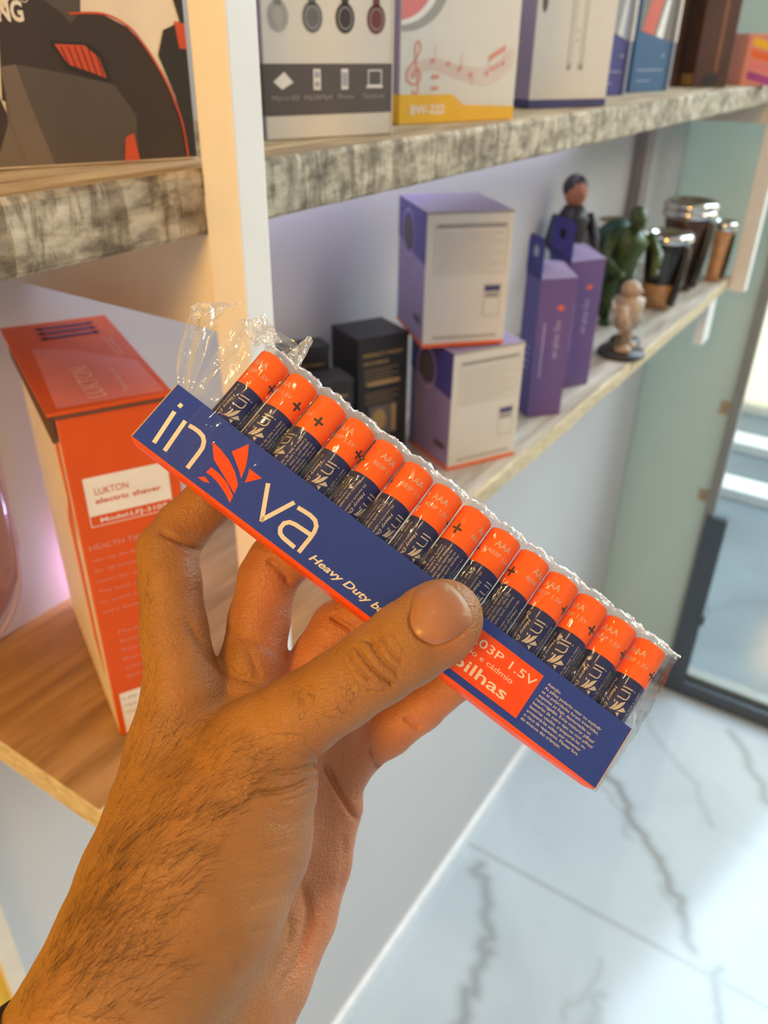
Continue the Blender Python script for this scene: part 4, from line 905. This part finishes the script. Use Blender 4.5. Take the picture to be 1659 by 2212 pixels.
for pts, wd, dp_ in [([(342, 1148), (372, 1160), (405, 1178), (436, 1192)], 7, 1.0), ([(575, 1208), (602, 1228), (628, 1262)], 7, 1.0), ([(712, 1328), (735, 1345), (768, 1366)], 7, 1.0), ([(872, 1548), (890, 1562), (908, 1575)], 6, .8), ([(800, 1612), (812, 1640), (816, 1662)], 8, .9),
                     ([(700, 1645), (722, 1690), (745, 1730), (772, 1775)], 7, 1.0), ([(400, 1330), (440, 1400), (500, 1455), (565, 1475)], 9, .7), ([(470, 1350), (530, 1372), (580, 1400), (640, 1440)], 10, .35), ([(520, 1370), (545, 1420), (560, 1470)], 9, .4), ([(655, 1910), (668, 1975), (650, 2060), (600, 2160)], 10, .9), ([(625, 1960), (625, 2030), (590, 2110), (550, 2180)], 8, .5),
                     ([(740, 1800), (745, 1860), (730, 1950)], 9, .3)]:
    crease(pts, wd, dp_, 215, 290)
# nail bed groove on the thumb
NAIL = [(889, 1312), (886, 1340), (898, 1368), (922, 1387), (948, 1392), (978, 1380), (1005, 1360), (1020, 1344), (1016, 1316), (996, 1283), (968, 1258), (938, 1250), (908, 1262), (893, 1286)]
crease(NAIL[:8]+[], 6, .55, T0, T1); crease(NAIL[-2:]+NAIL[:2], 5, .4, T0, T1)
# fine lines over the whole skin
q = HV; disp += .05*np.sin(q[:, 0]*2.1+np.sin(q[:, 1]*1.3)*1.5)*np.sin(q[:, 1]*2.7+q[:, 2]*1.1)
HV2 = HV+HN*disp[:, None]
def skin():
    m, nt, b = nodes('skin'); L = nt.links; tc = N(nt, 'ShaderNodeTexCoord')
    at = N(nt, 'ShaderNodeAttribute', _attribute_name='palmness')
    no = N(nt, 'ShaderNodeTexNoise', Scale=60.0, Detail=5.0); L.new(tc.outputs['Object'], no.inputs['Vector'])
    r1 = N(nt, 'ShaderNodeValToRGB'); e = r1.color_ramp.elements; e[0].position = .32; e[1].position = .68; e[0].color = (.29, .135, .036, 1); e[1].color = (.37, .180, .055, 1); L.new(no.outputs['Fac'], r1.inputs[0])
    r2 = N(nt, 'ShaderNodeValToRGB'); e = r2.color_ramp.elements; e[0].position = .32; e[1].position = .68; e[0].color = (.42, .165, .066, 1); e[1].color = (.52, .22, .095, 1); L.new(no.outputs['Fac'], r2.inputs[0])
    mx = N(nt, 'ShaderNodeMix', _data_type='RGBA'); L.new(at.outputs['Fac'], mx.inputs[0]); L.new(r1.outputs[0], mx.inputs[6]); L.new(r2.outputs[0], mx.inputs[7])
    n2 = N(nt, 'ShaderNodeTexNoise', Scale=14.0, Detail=2.0); L.new(tc.outputs['Object'], n2.inputs['Vector'])
    mx2 = N(nt, 'ShaderNodeMix', _data_type='RGBA', _blend_type='MULTIPLY'); L.new(n2.outputs['Fac'], mx2.inputs[0]); L.new(mx.outputs[2], mx2.inputs[6]); mx2.inputs[7].default_value = (1, .86, .82, 1)
    L.new(mx2.outputs[2], b.inputs['Base Color'])
    b.inputs['Roughness'].default_value = .46; b.inputs['Specular IOR Level'].default_value = .4
    b.inputs['Subsurface Weight'].default_value = .12; b.inputs['Subsurface Scale'].default_value = .004; b.inputs['Subsurface Radius'].default_value = (1, .35, .2)
    vo = N(nt, 'ShaderNodeTexVoronoi', Scale=1100.0); L.new(tc.outputs['Object'], vo.inputs['Vector'])
    mp = N(nt, 'ShaderNodeMapping', Scale=(1, 2.6, 1), Rotation=(0, 0, .5)); L.new(tc.outputs['Object'], mp.inputs[0])
    n3 = N(nt, 'ShaderNodeTexNoise', Scale=420.0, Detail=4.0, Distortion=1.0); L.new(mp.outputs[0], n3.inputs['Vector'])
    ad = N(nt, 'ShaderNodeMath', _operation='MULTIPLY_ADD'); L.new(n3.outputs['Fac'], ad.inputs[0]); ad.inputs[1].default_value = 1.6; L.new(vo.outputs['Distance'], ad.inputs[2])
    bp = N(nt, 'ShaderNodeBump', Strength=.5, Distance=.0004); L.new(ad.outputs[0], bp.inputs['Height']); L.new(bp.outputs[0], b.inputs['Normal'])
    return m
M['skin'] = skin()
HC = J(330, 1950, 214); HM = CM @ Matrix.Translation(HC*mm)
hand = obj('left_hand', ((HV2-HC)*mm), HF, M['skin'], smooth=True); hand.matrix_world = HM
tag(hand, 'left hand and hairy forearm pinching the battery tray between thumb and fingers', 'hand')
# palm skin is pinker than the tanned back of the hand
pn = np.clip((ppx-(470+.10*(2212-ppy)))/160+np.clip((dep-232)/10, 0, 1)*1.0, 0, 1)
pn = np.where(dep < 228, np.clip((ppx-(620-(ppy-1650)*.25))/200, 0, 1)*np.clip((ppy-1560)/120, 0, 1), pn)
pn = np.maximum(pn, np.clip(1-np.hypot(ppx-1000, ppy-1400)/90, 0, 1)*.8)
a = hand.data.attributes.new('palmness', 'FLOAT', 'POINT'); a.data.foreach_set('value', pn.astype(np.float32))
# thumb nail: a curved plate lying on the skin
def hit(px, py, d0=190., d1=235.):
    r = np.stack([(px-829.5)/FP, -(py-1106.)/FP, -np.ones_like(px)], -1); d = np.full(px.shape, d0)
    for _ in range(60): f = field(r*d[:, None]); d = d+np.where(d < d1, f*.95, 0)
    return r*d[:, None]
def nail():
    C0 = np.array([955., 1322.]); ol = np.array([[v.x, v.y] for v in spline([(a, b, 0) for a, b in NAIL+[NAIL[0]]], 5)][:-1]); nr = 9; P = [C0[None]]
    for k in range(1, nr+1): P.append(C0+(ol-C0)*(k/nr))
    P = np.concatenate(P); H = hit(P[:, 0], P[:, 1]); G_ = gradf(H); n_ = len(ol); lift = np.full(len(P), .42); 
    rr = np.concatenate([[0], np.repeat(np.arange(1, nr+1)/nr, n_)]); lift -= .5*np.clip((rr-.8)/.2, 0, 1)**2; V_ = H+G_*lift[:, None]
    F_1 = [(0, 1+(j+1) % n_, 1+j) for j in range(n_)]
    for k in range(nr-1):
        for j in range(n_): a_ = 1+k*n_+j; b_ = 1+k*n_+(j+1) % n_; F_1.append((a_, b_, b_+n_, a_+n_))
    # free edge material: outline points on the upper right side
    mi = []
    for f in F_1:
        c_ = P[list(f)].mean(0); e_ = (c_-C0)@np.array([.80, -.60]); rad = np.linalg.norm(c_-C0); mi.append(1 if (e_ > .66*rad and rad > 56*.82) else 0)
    M['nail'] = mat('thumb_nail', (.34, .145, .072), .40, var=.12, scale=110, coat=.05); M['nail_edge'] = mat('nail_free_edge', (.36, .22, .125), .5)
    o = obj('thumb_nail', (V_-HC)*mm, F_1, [M['nail'], M['nail_edge']], hand, smooth=True, mi=mi); return o
nail()
# hairs: thin tapering strands rooted in the skin
def hairs():
    rg = np.random.RandomState(5); vs = []; fs = []
    def patch(poly_, n, ang, spread, ln, lift, d0=160, d1=250, curl=.5):
        poly_ = np.array(poly_, float); lo = poly_.min(0); hi = poly_.max(0); pts = []
        def inside(p):
            c_ = False; m_ = len(poly_)
            for i in range(m_):
                x1, y1 = poly_[i]; x2, y2 = poly_[(i+1) % m_]
                if (y1 > p[1]) != (y2 > p[1]) and p[0] < (x2-x1)*(p[1]-y1)/(y2-y1)+x1: c_ = not c_
            return c_
        while len(pts) < n:
            p = lo+rg.rand(2)*(hi-lo)
            if inside(p): pts.append(p)
        pts = np.array(pts); H = hit(pts[:, 0], pts[:, 1], d0, d1); ok = np.abs(field(H)) < .4; H = H[ok]; pts = pts[ok]; G_ = gradf(H)
        for h_, g_, p in zip(H, G_, pts):
            a_ = math.radians(ang(p)+rg.randn()*spread); d_ = np.array([math.cos(a_), math.sin(a_), 0]); d_ = d_-g_*(d_@g_); d_ /= np.linalg.norm(d_)
            side = np.cross(g_, d_); l_ = ln*(.5+rg.rand()*.9); cu = rg.randn()*curl; q_ = h_-g_*.2; b0 = len(vs); ns = 6; dd = d_*1.+g_*lift
            for s_ in range(ns+1):
                r_ = .042*(1-.75*s_/ns)
                for t_ in range(3): w_ = 2*PI*t_/3; vs.append(q_+(g_*math.cos(w_)+side*math.sin(w_))*r_)
                dd = dd/np.linalg.norm(dd); q_ = q_+dd*l_/ns; dd = dd+side*cu*.22-g_*lift*.25
            for s_ in range(ns):
                for t_ in range(3): u_ = (t_+1) % 3; fs.append((b0+s_*3+t_, b0+s_*3+u_, b0+s_*3+3+u_, b0+s_*3+3+t_))
    patch([(290, 1560), (420, 1560), (560, 1600), (600, 1680), (520, 1760), (420, 1800), (240, 1800), (250, 1680)], 330, lambda p: 62-(p[0]-260)*.13, 14, 6.0, .35)
    patch([(235, 1790), (500, 1740), (470, 1850), (400, 1960), (330, 2060), (180, 2140), (80, 2100), (160, 1930)], 440, lambda p: 62-(p[0]-150)*.12, 14, 7.5, .38)
    patch([(90, 2090), (330, 2040), (400, 2090), (300, 2212), (40, 2212), (40, 2140)], 160, lambda p: 50-(p[0]-100)*.12, 16, 8, .35)
    patch([(620, 1480), (740, 1450), (780, 1500), (740, 1550), (640, 1560)], 46, lambda p: -35, 35, 3.6, .3)
    patch([(292, 1240), (330, 1240), (340, 1560), (292, 1560)], 90, lambda p: 80, 25, 3.0, .5)
    patch([(215, 1790), (290, 1790), (190, 2090), (90, 2120)], 110, lambda p: 58, 14, 8.5, .6)
    M['hair'] = mat('arm_hair', (.055, .026, .012), .5)
    o = obj('arm_hair', [(v-HC)*mm for v in vs], fs, M['hair'], hand, smooth=True); o['kind'] = 'stuff'
hairs()
# fabric band round the wrist at the lower left corner
def wristband():
    t = thing('wristband', 'dark olive fabric band round the wrist at the lower left corner', 'wristband', (0, 0, 0), M4=HM)
    A = J(100, 2210, 194); B = J(430, 2375, 215); ax = np.cross(B-A, np.array([0, 0, 1.])); fw = J(60, 2400, 190)-J(175, 2190, 196); fw /= np.linalg.norm(fw)
    c = (A+B)/2; e1 = B-A; e1 -= fw*(e1@fw); e1 /= np.linalg.norm(e1); e2 = np.cross(fw, e1); vs = []; fs = []; n = 96
    for k in range(n):
        a_ = 2*PI*k/n; d_ = e1*math.cos(a_)+e2*math.sin(a_); s_ = 70.
        for _ in range(80): s_ -= float(field((c+d_*s_)[None])[0])*.8
        p = c+d_*(s_+.2)
        for q_ in range(10): w_ = 2*PI*q_/10; vs.append(p+d_*1.5*math.cos(w_)+fw*3.4*math.sin(w_))
    for k in range(n):
        for q_ in range(10): k2 = (k+1) % n; q2 = (q_+1) % 10; fs.append((k*10+q_, k*10+q2, k2*10+q2, k2*10+q_))
    obj('band', [(v-HC)*mm for v in vs], fs, M['black_band'], t, smooth=True)
wristband()
